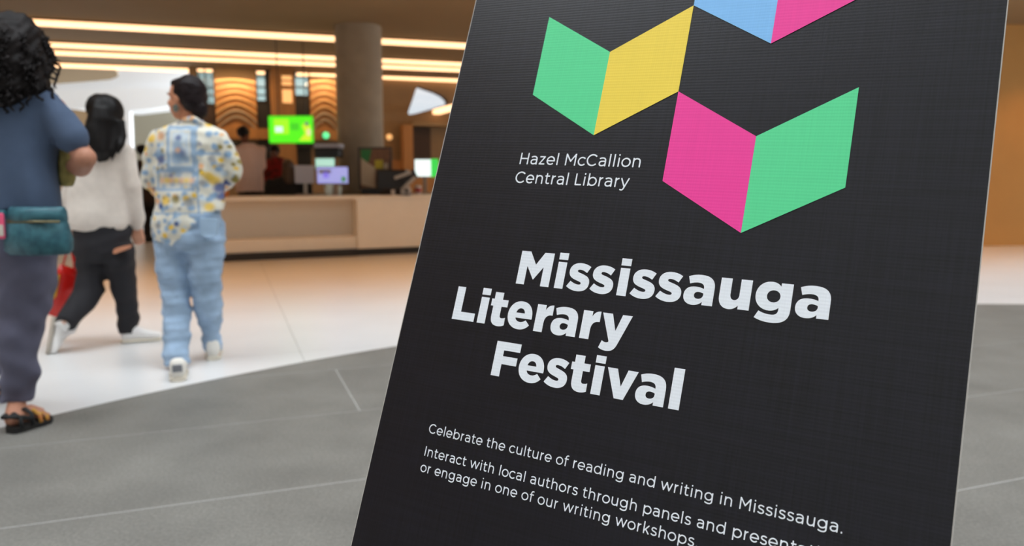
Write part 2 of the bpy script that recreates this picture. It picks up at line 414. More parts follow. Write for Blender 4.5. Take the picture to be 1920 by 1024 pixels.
# bronze arched slat features
def arches(x0, x1, ytop, ybot, label):
    c = on_back((x0 + x1) / 2, ybot, 0.02); r = root('arched_slat_panel', c, label, 'wall panel', 'bronze arched slat panels on the back wall')
    a = loc2(on_back(x0, 300, 0.05)); b = loc2(on_back(x1, 300, 0.05)); zb0 = zb(ybot, x0); zt = min(CH - 0.02, zb(ytop, x0)); w = b.x - a.x; cx = (a.x + b.x) / 2
    span(x0, x1, zb0, zt, M_wood, 'backing', off=0.05, th=0.05, parent=r)
    n = 7
    for i in range(n):
        z_ = zb0 + (zt - zb0) * (i + 0.35) / n; amp = 0.30 * (1 - i / n) + 0.01; hh = (zt - zb0) / n * 0.42
        rs = []
        for j in range(17):
            u = j / 16 * 2 - 1; xx = cx + u * w / 2; dz = amp * (math.cos(u * PI / 2 * 0.96) - 0.5)
            zz = min(z_ + dz, zt - hh); y_ = a.y - 0.0
            rs.append([wld(xx, y_, zz), wld(xx, y_ - 0.07, zz + hh * 0.3), wld(xx, y_ - 0.07, zz + hh * 0.9), wld(xx, y_, zz + hh)])
        mb = MB().rings(rs); obj('slat', mb, M_gold if i > 1 else M_concrete, r)
    # added unseen lamp to brighten the panel
    ld = bpy.data.lights.new('panel_fill_lamp', 'AREA'); ld.shape = 'RECTANGLE'; ld.size = w; ld.size_y = 0.12; ld.energy = 15 * w; ld.color = (1.0, 0.66, 0.36)
    lo = bpy.data.objects.new('panel_fill_lamp', ld); COL.objects.link(lo); lo.location = wld(cx, a.y - 0.55, zt - 0.03) ; lo.rotation_euler = Euler((math.radians(28), 0, ANG)); lo.parent = None
arches(409, 485, 146, 240, 'bronze arched slat wall panel between two windows, left of the timber pilaster')
arches(585, 637, 148, 246, 'narrower bronze arched slat wall panel beside the concrete column')
# timber rail and shelves under the panels
tag(span(409, 640, zb(262, 520), zb(242, 520), M_wood, 'timber_rail', off=0.12, th=0.1), None)
span(409, 640, zb(276, 520), zb(268, 520), M_dark, 'dark_rail', off=0.14, th=0.1)
# timber pilaster with mirror squares; glow paints in the lights they reflect
pz = loc2(on_back(535, 300, 0.5))
t = root('pilaster', wld(pz.x, pz.y, 0), 'square timber pilaster with mirror squares painted glowing with reflected light behind the green screen', 'pilaster')
span(514, 556, 0, CH, M_wood, 'shaft', off=0.5, th=0.45, parent=t)
M_glow = mat('small warm glow', (255, 190, 110), emit=(1.0, 0.56, 0.22), estr=0.75)
for yy0, yy1 in ((142, 150), (153, 160), (168, 193)):
    span(534, 552, zb(yy1, 535, 0.5), zb(yy0, 535, 0.5), M_glow, 'mirror_glow', off=0.52, th=0.03, parent=t)
# right of the big column
t = root('pier', wld(loc2(on_back(766, 300, 0.4)).x, loc2(on_back(766, 300, 0.4)).y, 0), 'slim warm lit timber pier right of the concrete column', 'pier')
span(757, 775, 0, zb(234, 766, 0.4), M_wood, 'shaft', off=0.4, th=0.3, parent=t)
span(775, 1300, zb(236, 790, 0.3), zb(229, 790, 0.3), M_ceil, 'lower_soffit', off=0.4, th=0.4)
span(775, 808, zb(296, 790, 0.2), zb(238, 790, 0.2), M_shelf, 'recess_panel', off=0.1, th=0.1)
span(720, 1300, 0, zb(300, 790, 0.3), M_wood, 'low_partition', off=0.15, th=0.12)
for (xx, yy) in ((730, 257),):
    q = on_back(xx, yy, 0.1); t = root('wall_lamp', q, 'small round glowing lamp on brown wall right of column', 'lamp')
    obj('lamp_globe', MB().ball(q, 0.07), M_glow, t, smooth=True); obj('backplate', MB().ball(q + DY * 0.06, (0.05, 0.05, 0.05)), M_dark, t)
q = on_back(611, 254, 0.2); M_green = mat('green lamp', (90, 230, 140), emit=(0.12, 0.85, 0.35), estr=1.0)
t = root('indicator_lamp', q, 'small round green glowing lamp on back wall', 'lamp')
obj('lens', MB().ball(q, 0.075), M_green, t, smooth=True); obj('bezel', MB().ball(q + DY * 0.05, (0.09, 0.09, 0.09)), M_dark, t, smooth=True)
# slanting strip light on the right
z2 = 2.62; p0 = G(757, 226, z2); p1 = G(960, 170, z2)
strip(p0, p1, 'short slanting linear light hanging below the rounded triangular opening', gl, w=0.18, hgt=0.1, z=z2 + 0.06)
_q0 = p0 + (p1 - p0) * 0.5
# far atrium beyond the ceiling on the left: white bulkhead, grey wall and post
M_bulk = mat('bright white bulkhead', (238, 240, 243), rough=0.7)
M_olive = mat('grey green wall', (150, 145, 128), rough=0.8)
D2 = 24.0; bk_y0 = 17.5
def far(px, py, Y=D2): return W(px, py, Y)
low = [(-60, 180), (40, 190), (105, 200), (141, 205), (236, 211), (300, 203), (374, 196)]
pts = [far(x, y) for x, y in low] + [far(374, 60), far(-60, 60)]
obj('wall_far', MB().extrude(pts, (0, 1.0, 0)), M_bulk, kind='structure')
ledge = [far(x, y, D2 - 0.6) for x, y in ((-60, 178), (60, 170), (250, 164), (360, 166), (373, 176), (373, 190), (300, 201), (236, 209), (141, 203), (60, 192))]
obj('trim_2', MB().extrude(ledge, (0, 0.6, 0)), M_bulk, kind='structure')
obj('wall_grey', MB().extrude([far(243, 190, 25.5), far(374, 190, 25.5), far(374, 400, 25.5), far(243, 400, 25.5)], (0, 0.3, 0)), M_olive, kind='structure')
obj('wall_corner', MB().extrude([far(-100, 150, 27), far(243, 150, 27), far(243, 400, 27), far(-100, 400, 27)], (0, 0.3, 0)), M_brown, kind='structure')
obj('added_ceiling_far', MB().prism([(-30, bk_y0), (-9.6, bk_y0), (-9.6, 40), (-30, 40)], 6.0, 6.2), M_wall, kind='structure')  # added roof out of view, keeps sky light from flooding the hall
obj('wall_far_left', MB().prism([(-22, 10), (-21.8, 10), (-21.8, 40), (-22, 40)], 0, 6.0), M_brown, kind='structure')
ld = bpy.data.lights.new('bulkhead_fill_lamp', 'AREA'); ld.shape = 'RECTANGLE'; ld.size = 12; ld.size_y = 1.0; ld.energy = 90; ld.color = (0.93, 0.97, 1.0)  # added fill lamp standing in for daylight on the bulkhead
lo = bpy.data.objects.new('bulkhead_fill_lamp', ld); COL.objects.link(lo); lo.location = (-10.5, 21.6, 5.9); lo.rotation_euler = (math.radians(32), 0, 0)
t = root('post', far(238, 330, 23.2) - Vector((0, 0, far(238, 330, 23.2).z)), 'slender white post under the white bulkhead', 'post')
obj('shaft', MB().extrude([far(232, 209, 23.2), far(243, 209, 23.2), Vector((far(243, 300, 23.2).x, 23.2, 0)), Vector((far(232, 300, 23.2).x, 23.2, 0))], (0, 0.2, 0)), M_bulk, t)

# ================================================================ RECEPTION COUNTER
M_cnt = mat('beige solid surface', (240, 228, 210), rough=0.45, noise=0.02, nscale=4)
M_cnt_in = mat('beige laminate', (222, 210, 192), rough=0.6)
M_plinth = mat('dark kick plate', (36, 30, 26), rough=0.5)
ca, cb = G(415, 491.5), G(780, 475.5)
cang = math.atan2(cb.y - ca.y, cb.x - ca.x); CX = Vector((math.cos(cang), math.sin(cang), 0)); CY = Vector((-math.sin(cang), math.cos(cang), 0))
def cw(a, b, z=0): return ca + CX * a + CY * b + Vector((0, 0, z))
CL = (cb - ca).length; HT = 0.83
def cx_at(px, py=420, b=0.0):                 # run along the counter for an image column
    r = ray(px, py); o = Vector((0, 0, CAM_H)) - ca - CY * b; tt = -o.dot(CY) / r.dot(CY)
    return (Vector((0, 0, CAM_H)) + r * tt - ca).dot(CX)
def cbox(mb, a0, a1, b0, b1, z0, z1):
    return mb.prism([tuple(cw(a, b).to_2d()) for a, b in ((a0, b0), (a1, b0), (a1, b1), (a0, b1))], z0, z1)
xL = cx_at(318); xM = cx_at(670); xR = cx_at(1500)
t = root('reception_counter', cw(xM, 0), 'long low beige reception counter with a dark kick plate', 'counter')
obj('worktop', cbox(MB(), xL, xR, -0.02, 0.78, HT - 0.045, HT), M_cnt, t, bevel=0.006)
obj('front_block', cbox(MB(), xM, xR, 0.0, 0.75, 0.10, HT - 0.046), M_cnt, t, bevel=0.004)
obj('back_panel', cbox(MB(), xL, xM - 0.002, 0.30, 0.34, 0.10, HT - 0.046), M_cnt_in, t)
obj('lower_shelf', cbox(MB(), xL, xM - 0.002, 0.06, 0.299, 0.10, 0.27), M_cnt, t, bevel=0.004)
obj('end_panel', cbox(MB(), xL - 0.04, xL - 0.001, 0.0, 0.75, 0.10, HT), M_cnt, t, bevel=0.004)
obj('kick_plate', cbox(MB(), xL, xR, 0.05, 0.7, 0.0, 0.099), M_plinth, t)
obj('kick_plate', cbox(MB(), xL, xM, 0.02, 0.049, 0.0, 0.099), M_plinth, t)

# things on the counter ------------------------------------------------
M_black = mat('black plastic', (22, 21, 22), rough=0.45)
M_silver = mat('silver arm', (170, 160, 148), rough=0.35, metal=0.5)
M_scr1 = mat('pale lilac screen', (150, 160, 220), emit=(0.27, 0.27, 0.56), estr=1.0)
M_scr2 = mat('pale grey monitor back', (186, 184, 192), rough=0.5)
M_scr3 = mat('white screen', (220, 235, 235), emit=(0.85, 0.98, 0.95), estr=1.0)
M_scr4 = mat('green screen strip', (40, 190, 60), emit=(0.05, 0.6, 0.08), estr=0.9)
M_mint = mat('pale mint screen', (190, 235, 215), emit=(0.45, 0.75, 0.62), estr=0.8)
M_lil = mat('violet screen block', (100, 90, 190), emit=(0.22, 0.17, 0.6), estr=1.0)
M_dkgr = mat('screen figure', (50, 90, 60), emit=(0.06, 0.2, 0.09), estr=1.0)
def face_box(px0, px1, py0, py1, Y, th):      # upright slab facing the hall, th deep
    a = W(px0, py1, Y); b = W(px1, py0, Y)
    return MB().box(((a.x + b.x) / 2, Y + th / 2, (a.z + b.z) / 2), (b.x - a.x, th, b.z - a.z))
def ctop(px, Y): return W(px, 330, Y).x
def monitor(name, px0, px1, py0, py1, Y, scr, label, extra=(), stand=True, z_base=HT):
    c = W((px0 + px1) / 2, 330, Y); r = root(name, (c.x, Y + 0.05, z_base), label, 'monitor')
    obj('casing', face_box(px0, px1, py0, py1, Y, 0.035), M_black if scr is not M_scr2 else M_scr2, r, bevel=0.006)
    obj('screen', face_box(px0 + 1.2, px1 - 1.2, py0 + 1.2, py1 - 1.2, Y - 0.004, 0.006), scr, r)
    for nm, (q0, q1, r0, r1), m in extra: obj(nm, face_box(q0, q1, r0, r1, Y - 0.008, 0.005), m, r)
    if stand:
        zc = W(0, py1, Y).z
        obj('stand', MB().box((c.x, Y + 0.05, (z_base + zc + 0.04) / 2), (0.05, 0.03, zc + 0.04 - z_base)), M_silver, r)
        obj('foot', MB().box((c.x, Y + 0.05, z_base + 0.008), (0.26, 0.18, 0.016)), M_silver, r, bevel=0.006)
    return r
CYD = {px: (cw(cx_at(px, b=0.45), 0.45)).y for px in range(400, 900, 5)}
def cyd(px): return CYD[min(895, max(400, int(round(px / 5.0) * 5)))]
monitor('monitor', 594, 653, 312, 345, cyd(620), M_scr1, 'tilted monitor with pale lilac screen at the counter, left of the column',
        (('screen_window', (598, 620, 318, 326), M_scr2), ('screen_window', (606, 616, 322, 334), M_lil), ('screen_figure', (640, 648, 331, 341), M_dkgr)))
monitor('monitor', 553, 588, 310, 344, cyd(570) + 0.20, M_scr2, 'pale grey back of a monitor beside the long haired seated person')
monitor('monitor', 777, 815, 298, 332, cyd(795) + 0.3, M_scr3, 'bright white and green monitor at the right end, next to the banner',
        (('screen_panel', (808, 822, 298, 332), M_scr4),))
r = monitor('kiosk', 591, 628, 296, 318, cyd(612) + 0.75, M_mint, 'mint glowing display under a black hood, behind the lilac monitor', stand=True, z_base=HT)
q = W(612, 285, cyd(612) + 0.75); obj('hood', face_box(589, 636, 278, 295, q.y - 0.1, 0.3), M_black, r, bevel=0.02); obj('hood_top', face_box(588, 637, 269, 277, q.y - 0.1, 0.3), M_scr2, r, bevel=0.01)
r['category'] = 'display'
# back desk that carries what stands behind the counter
t = root('back_desk', cw(xM, 1.5), 'dark back desk behind the reception counter', 'desk')
obj('desk_top', cbox(MB(), cx_at(594), xR, 0.98, 1.40, HT - 0.05, HT - 0.001), M_shelf, t)
for a in (cx_at(594) + 0.05, xM, xR - 0.1): obj('leg', cbox(MB(), a, a + 0.06, 1.0, 1.36, 0.0, HT - 0.051), M_black, t)
# framed poster on the counter
Yp = cyd(700) + 0.18
r = root('framed_poster', W(703, 330, Yp) * 1.0, 'black framed colourful poster standing on the counter before the column', 'poster')
M_pg = mat('poster green', (40, 120, 60)); M_pw = mat('poster pale', (196, 176, 150)); M_py = mat('poster yellow', (196, 178, 50)); M_pb = mat('poster brown photo', (120, 84, 58), noise=0.4, nscale=30)
obj('frame', face_box(673, 734, 276, 356, Yp, 0.03), M_black, r)
obj('print', face_box(676, 731, 279, 353, Yp - 0.003, 0.004), M_pb, r)
obj('print_block', MB().extrude([W(x, y, Yp - 0.004) for x, y in ((676, 280), (697, 280), (692, 302), (677, 312))], (0, 0.002, 0)), M_pg, r)
obj('print_block', MB().extrude([W(x, y, Yp - 0.0045) for x, y in ((677, 296), (690, 306), (703, 314), (703, 352), (677, 346))], (0, 0.002, 0)), M_pw, r)
obj('print_block', face_box(703, 718, 300, 316, Yp - 0.005, 0.002), M_py, r)
obj('print_block', face_box(720, 727, 306, 317, Yp - 0.005, 0.002), M_pw, r)
zf = W(0, 356, Yp).z
obj('easel_foot', MB().box((W(703, 360, Yp).x, Yp + 0.03, (HT + zf) / 2 + 0.001), (0.4, 0.06, zf - HT)), M_black, r)
# black printer like machine with two silver slanted arms
Ye = cyd(735) - 0.22
c = W(735, 340, Ye); r = root('printer', (c.x, Ye, HT), 'bulky black desk machine on the counter right of the poster', 'printer')
x0, x1 = W(706, 340, Ye).x, W(762, 340, Ye).x
zt = W(0, 318, Ye).z
obj('casing', MB().box(((x0 + x1) / 2, Ye + 0.15, (HT + 0.05 + zt) / 2), (x1 - x0, 0.3, zt - HT - 0.05)), M_black, r, bevel=0.02)
obj('base', MB().box(((x0 + x1) / 2, Ye + 0.16, HT + 0.025), (x1 - x0 - 0.08, 0.26, 0.05)), M_shelf, r)
obj('paper_tray', MB().box(((x0 + x1) / 2 + 0.02, Ye - 0.02, HT + 0.09), (x1 - x0 - 0.14, 0.06, 0.02)), M_shelf, r)
def bar(p, q, w, th): 
    p, q = Vector(p), Vector(q); d = (q - p); m = Matrix.Rotation(-math.atan2(d.z, d.x), 3, 'Y')
    return MB().box((p + q) / 2, (d.length, th, w), M=m)
r = root('desk_terminal', W(760, 330, Ye - 0.1) - Vector((0, 0, W(760, 330, Ye - 0.1).z - HT)), 'two slanting silver flat bars of a tilted desk terminal', 'terminal')
Yt = Ye - 0.16
obj('upper_bar', bar(W(740, 334, Yt), W(771, 323, Yt), 0.045, 0.05), M_silver, r, bevel=0.005)
obj('lower_bar', bar(W(754, 356, Yt), W(779, 332, Yt), 0.05, 0.05), M_silver, r, bevel=0.005)
obj('screen_body', bar(W(757, 335, Yt + 0.06), W(780, 325, Yt + 0.06), 0.13, 0.05), M_black, r, bevel=0.01)
zz = W(0, 356, Yt).z
obj('post', MB().box((W(755, 360, Yt).x, Yt, (HT + zz) / 2 + 0.01), (0.045, 0.05, zz - HT + 0.03)), M_silver, r)
obj('foot', MB().box((W(758, 360, Yt).x, Yt + 0.02, HT + 0.008), (0.16, 0.12, 0.016)), M_black, r)
# small cups and bits
def cup(px, w, h, Y, m, label, m2=None):
    c = W(px, 360, Y); r = root('cup', (c.x, Y, HT), label, 'cup'); rr = w / F * Y / 2; hh = h / F * Y
    mb = MB(); mb.rings([[Vector((c.x + rr * s * math.cos(2 * PI * i / 20), Y + rr * s * math.sin(2 * PI * i / 20), HT + z)) for i in range(20)] for s, z in ((0.75, 0), (1, hh), (0.9, hh), (0.68, 0.01))])
    obj('body', mb, m, r, smooth=False)
    if m2: obj('sleeve', ncyl(MB(), (c.x, Y), rr * 0.97, HT + hh * 0.3, HT + hh * 0.7), m2, r)
M_red = mat('red card', (180, 50, 45)); M_paper = mat('white paper', (215, 205, 195)); M_mug = mat('pale glazed mug', (185, 205, 205), rough=0.3)
cup(784, 13, 17, cyd(784) - 0.15, M_paper, 'white and red paper cup at the right end of the counter', M_red)
cup(737, 8, 10, cyd(737) - 0.3, M_paper, 'small pale cup in front of the black desk machine')
cup(616, 17, 21, cyd(616) - 0.2, M_mug, 'pale mint tumbler under the lilac monitor')
cup(637, 8, 18, cyd(637) - 0.2, M_mug, 'narrow pale tumbler right of the wide mint tumbler')
c = W(763, 362, cyd(763) - 0.42); r = root('tape_dispenser', (c.x, c.y, HT), 'small round tape roll beneath the silver bars', 'tape dispenser')
mbt = MB(); mbt.rings([[Vector((c.x + (0.045 + 0.018 * math.cos(b_)) * math.cos(a_), c.y + 0.018 * math.sin(b_), HT + 0.064 + (0.045 + 0.018 * math.cos(b_)) * math.sin(a_))) for b_ in [2 * PI * j / 8 for j in range(8)]] for a_ in [2 * PI * i / 24 for i in range(25)]], cap=False)
obj('roll', mbt, M_paper, r, smooth=True); obj('holder', MB().box((c.x, c.y + 0.03, HT + 0.03), (0.13, 0.02, 0.06)), M_black, r)
c = cw(cx_at(428), 0.3); r = root('orange_box', (c.x, c.y, HT), 'little orange box at the left on the counter, beside the patterned shirt', 'box')
obj('body', MB().box((c.x, c.y, HT + 0.045), (0.09, 0.07, 0.09), cang), mat('orange card', (205, 120, 50)), r, bevel=0.004); obj('lid', MB().box((c.x, c.y, HT + 0.095), (0.095, 0.075, 0.012), cang), M_paper, r)

# hanging green screen
M_tv = bpy.data.materials.new('green advert screen'); M_tv.use_nodes = True
nt = M_tv.node_tree; b = nt.nodes['Principled BSDF']; b.inputs['Base Color'].default_value = (0.02, 0.1, 0.01, 1)
b.inputs['Emission Color'].default_value = (0.10, 0.85, 0.015, 1); b.inputs['Emission Strength'].default_value = 1.0
def emi(name, c, s=1.0): return mat(name, (60, 60, 60), emit=c, estr=s)
Yv = 13.2
r = root('screen_display', W(545, 242, Yv), 'bright green hanging display screen above the people at the counter', 'screen')
obj('casing', face_box(504, 586, 217, 268.5, Yv, 0.06), emi('screen rim', (0.04, 0.7, 0.01), 0.9), r, bevel=0.02)
obj('display', face_box(506, 584, 219, 266.5, Yv - 0.008, 0.012), M_tv, r, bevel=0.003)
obj('image_patch', face_box(514, 541, 223, 252, Yv - 0.011, 0.004), emi('screen lime', (0.38, 1.0, 0.02)), r)
obj('image_patch', face_box(516, 530, 237, 248, Yv - 0.014, 0.004), emi('screen white', (0.7, 0.95, 0.85)), r)
obj('image_patch', MB().extrude([W(x, y, Yv - 0.012) for x, y in ((566, 236), (575, 226), (582, 238), (583, 264), (560, 264), (572, 250))], (0, 0.004, 0)), emi('screen yellow', (0.6, 0.85, 0.03)), r)
obj('image_patch', MB().ball(W(575, 232, Yv - 0.012), (0.035, 0.006, 0.035), n=8), emi('screen grey green', (0.1, 0.28, 0.15)), r)
obj('image_patch', MB().ball(W(579, 248, Yv - 0.012), (0.04, 0.006, 0.06), n=8), emi('screen peach', (0.8, 0.75, 0.35)), r)
obj('image_patch', face_box(545, 560, 231, 244, Yv - 0.011, 0.004), emi('screen leaf', (0.06, 0.62, 0.02)), r)
zt = W(0, 218, Yv).z
for px in (520, 570): obj('hanger_rod', ncyl(MB(), (W(px, 200, Yv).x, Yv + 0.05), 0.008, zt - 0.15, CH, 10), M_black, r)

# ================================================================ THE BANNER
SW = 0.8
vh = (-1547.75, 237.27); vv = (2719.8, -7968.0)
Hh = (-ray(*vh)).normalized(); Vv = ray(*vv).normalized(); Vv = (Vv - Hh * Hh.dot(Vv)).normalized(); Nn = Hh.cross(Vv)
P0 = Vector((0, 0, CAM_H)) + ray(893, 0) * 1.405
def _pl(px, py):
    r_ = ray(px, py); o = Vector((0, 0, CAM_H)); return o + r_ * ((P0 - o).dot(Nn) / r_.dot(Nn))
P0 = Vector((0, 0, CAM_H)) + ray(893, 0) * (SW / (_pl(1889, 0) - P0).dot(Hh) * 1.405) * (1.0)
def S(u, v, w=0.0): return P0 + Hh * u + Vv * v + Nn * w
K = SW / 0.8
M_ban = bpy.data.materials.new('black woven vinyl'); M_ban.use_nodes = True
nt = M_ban.node_tree; N = nt.nodes; Lk = nt.links; b = N['Principled BSDF']
def weave(nt, b, base, amt):
    N = nt.nodes; Lk = nt.links
    tc = N.new('ShaderNodeTexCoord'); mp = N.new('ShaderNodeMapping'); mp.vector_type = 'POINT'
    at = N.new('ShaderNodeAttribute'); at.attribute_name = 'sheet'
    sx = N.new('ShaderNodeSeparateXYZ'); Lk.new(at.outputs['Vector'], sx.inputs[0])
    hs = []
    for k, (ax, per) in enumerate((('X', 0.0034), ('Y', 0.0046))):
        mu = N.new('ShaderNodeMath'); mu.operation = 'MULTIPLY'; mu.inputs[1].default_value = 2 * PI / per; Lk.new(sx.outputs[ax], mu.inputs[0])
        sn = N.new('ShaderNodeMath'); sn.operation = 'SINE'; Lk.new(mu.outputs[0], sn.inputs[0]); hs.append(sn)
    ad = N.new('ShaderNodeMath'); ad.operation = 'ADD'; Lk.new(hs[0].outputs[0], ad.inputs[0]); Lk.new(hs[1].outputs[0], ad.inputs[1])
    bp = N.new('ShaderNodeBump'); bp.inputs['Strength'].default_value = 0.05; bp.inputs['Distance'].default_value = 0.0006
    Lk.new(ad.outputs[0], bp.inputs['Height']); Lk.new(bp.outputs[0], b.inputs['Normal'])
    # thread to thread colour variation, streaky along both directions
    cm = N.new('ShaderNodeCombineXYZ'); m1 = N.new('ShaderNodeMath'); m1.operation = 'MULTIPLY'; m1.inputs[1].default_value = 260; Lk.new(sx.outputs['X'], m1.inputs[0])
    m2 = N.new('ShaderNodeMath'); m2.operation = 'MULTIPLY'; m2.inputs[1].default_value = 6; Lk.new(sx.outputs['Y'], m2.inputs[0])
    Lk.new(m1.outputs[0], cm.inputs[0]); Lk.new(m2.outputs[0], cm.inputs[1])
    n1 = N.new('ShaderNodeTexNoise'); n1.inputs['Scale'].default_value = 1; n1.inputs['Detail'].default_value = 2; Lk.new(cm.outputs[0], n1.inputs['Vector'])
    cm2 = N.new('ShaderNodeCombineXYZ'); m3 = N.new('ShaderNodeMath'); m3.operation = 'MULTIPLY'; m3.inputs[1].default_value = 6; Lk.new(sx.outputs['X'], m3.inputs[0])
    m4 = N.new('ShaderNodeMath'); m4.operation = 'MULTIPLY'; m4.inputs[1].default_value = 180; Lk.new(sx.outputs['Y'], m4.inputs[0])
    Lk.new(m3.outputs[0], cm2.inputs[0]); Lk.new(m4.outputs[0], cm2.inputs[1])
    n2 = N.new('ShaderNodeTexNoise'); n2.inputs['Scale'].default_value = 1; n2.inputs['Detail'].default_value = 2; Lk.new(cm2.outputs[0], n2.inputs['Vector'])
    sm = N.new('ShaderNodeMath'); sm.operation = 'ADD'; Lk.new(n1.outputs['Fac'], sm.inputs[0]); Lk.new(n2.outputs['Fac'], sm.inputs[1])
    mr = N.new('ShaderNodeMapRange'); mr.inputs[1].default_value = 0.6; mr.inputs[2].default_value = 1.4; mr.inputs[3].default_value = 1 - amt; mr.inputs[4].default_value = 1 + amt
    Lk.new(sm.outputs[0], mr.inputs[0])
    vm = N.new('ShaderNodeVectorMath'); vm.operation = 'SCALE'; vm.inputs[0].default_value = base[:3]; Lk.new(mr.outputs[0], vm.inputs['Scale'])
    Lk.new(vm.outputs[0], b.inputs['Base Color'])
weave(nt, b, lin((19, 19, 28)), 0.6)
b.inputs['Roughness'].default_value = 0.36; b.inputs['Specular IOR Level'].default_value = 0.42
def ink(name, c, amt=0.03):
    m = bpy.data.materials.new(name); m.use_nodes = True; b = m.node_tree.nodes['Principled BSDF']
    weave(m.node_tree, b, lin(c), amt); b.inputs['Roughness'].default_value = 0.5; b.inputs['Specular IOR Level'].default_value = 0.35
    return m
M_white_ink = ink('white ink', (240, 246, 254)); M_green_ink = ink('green ink', (94, 224, 156)); M_yellow_ink = ink('yellow ink', (252, 222, 84))
M_pink_ink = ink('pink ink', (250, 66, 162)); M_blue_ink = ink('light blue ink', (134, 196, 252))
M_edge = mat('pale cut edge', (190, 186, 180), rough=0.6); M_pole = mat('black steel tube', (25, 25, 27), rough=0.35, metal=0.4)
BT, BB = 0.36, -1.40
broot_p = S(SW / 2, BB); broot_p = Vector((broot_p.x, broot_p.y, 0))
ban = root('banner_stand', broot_p, 'large black leaning banner with coloured folded shapes and white festival lettering', 'banner')
def sheet(name, loops, w, m, parent=ban, th=0.0):    # flat figure on the banner face, from (u, v) loops
    vs = []; fs = []
    for lo in loops:
        L_ = [[Vector((p[0], p[1], 0)) for p in l] for l in lo]; tr = tessellate_polygon(L_); o = len(vs)
        for l in lo: vs += [tuple(p) for p in l]
        fs += [tuple(i + o for i in q) for q in tr]
    uv = np.array(vs, dtype=float)
    P = np.array([tuple(S(p[0], p[1], w)) for p in uv])
    out = []
    for q in fs:
        a_, b_, c_ = uv[q[0]], uv[q[1]], uv[q[2]]
        cr = (b_[0] - a_[0]) * (c_[1] - a_[1]) - (b_[1] - a_[1]) * (c_[0] - a_[0])
        if abs(cr) > 1e-14: out.append(tuple(q) if cr > 0 else tuple(q[::-1]))
    o = obj(name, (P, out), m, parent); sheet_attr(o, uv); return o
def sheet_attr(o, uv):
    at = o.data.attributes.new('sheet', 'FLOAT_VECTOR', 'POINT')
    at.data.foreach_set('vector', np.concatenate([uv[:, :2], np.zeros((len(uv), 1))], 1).ravel())
# the vinyl sheet with its gentle thickness
_uv = [(0, BB), (SW, BB), (SW, BT), (0, BT)]
mb = MB(); mb.add([S(u, v, -0.0008) for u, v in _uv] + [S(u, v, -0.003) for u, v in _uv], [(0, 1, 2, 3), (7, 6, 5, 4), (0, 4, 5, 1), (1, 5, 6, 2), (2, 6, 7, 3), (3, 7, 4, 0)])
o = obj('vinyl_sheet', (mb.v, mb.f), M_ban, ban); sheet_attr(o, np.array(_uv + _uv, dtype=float))
# thin pale cut edges of the board
for u in (-0.0009, SW + 0.0006):
    e = MB(); e.add([S(u - 0.0008, BB, -0.0014), S(u + 0.0008, BB, -0.0014), S(u + 0.0008, BT, -0.0014), S(u - 0.0008, BT, -0.0014), S(u - 0.0008, BB, -0.010), S(u + 0.0008, BB, -0.010), S(u + 0.0008, BT, -0.010), S(u - 0.0008, BT, -0.010)],
              [(0, 1, 2, 3), (7, 6, 5, 4), (0, 4, 5, 1), (1, 5, 6, 2), (2, 6, 7, 3), (3, 7, 4, 0)]); obj('board_edge', e, M_edge, ban)
e = MB(); e.add([S(0, BB, -0.0032), S(SW, BB, -0.0032), S(SW, BT, -0.0032), S(0, BT, -0.0032), S(0, BB, -0.010), S(SW, BB, -0.010), S(SW, BT, -0.010), S(0, BT, -0.010)],
          [(0, 1, 2, 3), (7, 6, 5, 4), (0, 4, 5, 1), (1, 5, 6, 2), (2, 6, 7, 3), (3, 7, 4, 0)]); obj('backing_board', e, M_black, ban)
# supporting frame behind: two side tubes down to the floor, two rear struts, cross bars
def to_floor(u, w=-0.022):
    a_ = S(u, 0, w); b_ = S(u, -1, w); tt = a_.z / (a_.z - b_.z); return S(u, -tt, w)
for u in (0.04, SW - 0.04):
    f0 = to_floor(u); f0.z = 0.012; obj('side_tube', MB().tube([S(u, BT - 0.02, -0.022), f0], 0.0115), M_pole, ban, smooth=True)
    top = S(u, 0.20, -0.036); back = Vector((top.x, top.y, 0.012)) - Vector((Nn.x, Nn.y, 0)).normalized() * 0.30
    obj('rear_strut', MB().tube([top, back], 0.0105), M_pole, ban, smooth=True)
    obj('foot_cap', MB().ball(f0, 0.0122, n=8), M_black, ban); obj('foot_cap', MB().ball(back, 0.0122, n=8), M_black, ban)
for v in (BT - 0.03, -0.62, BB + 0.03): obj('cross_bar', MB().tube([S(0.04, v, -0.022), S(SW - 0.04, v, -0.022)], 0.009), M_pole, ban, smooth=True)
# folded colour shapes, a regular lattice
LX, X0, LY, Y0 = 0.1222, 0.1553, 0.0696, -0.0448
def lat(pts): return [[[(X0 + LX * k, Y0 - LY * j) for k, j in pts]]]
for m, pts in ((M_green_ink, ((0, 0), (0, 2), (1, 3), (1, 1))), (M_yellow_ink, ((1, 1), (1, 3), (2, 2), (2, 0))), (M_blue_ink, ((2, -2), (2, 0), (3, 1), (3, -1))),
               (M_pink_ink, ((3, -1), (3, 1), (4, 0), (4, -2))), (M_pink_ink, ((2, 2), (2, 4), (3, 5), (3, 3))), (M_green_ink, ((3, 3), (3, 5), (4, 4), (4, 2)))):
    sheet('printed_shape', lat(pts), 0.0, m)

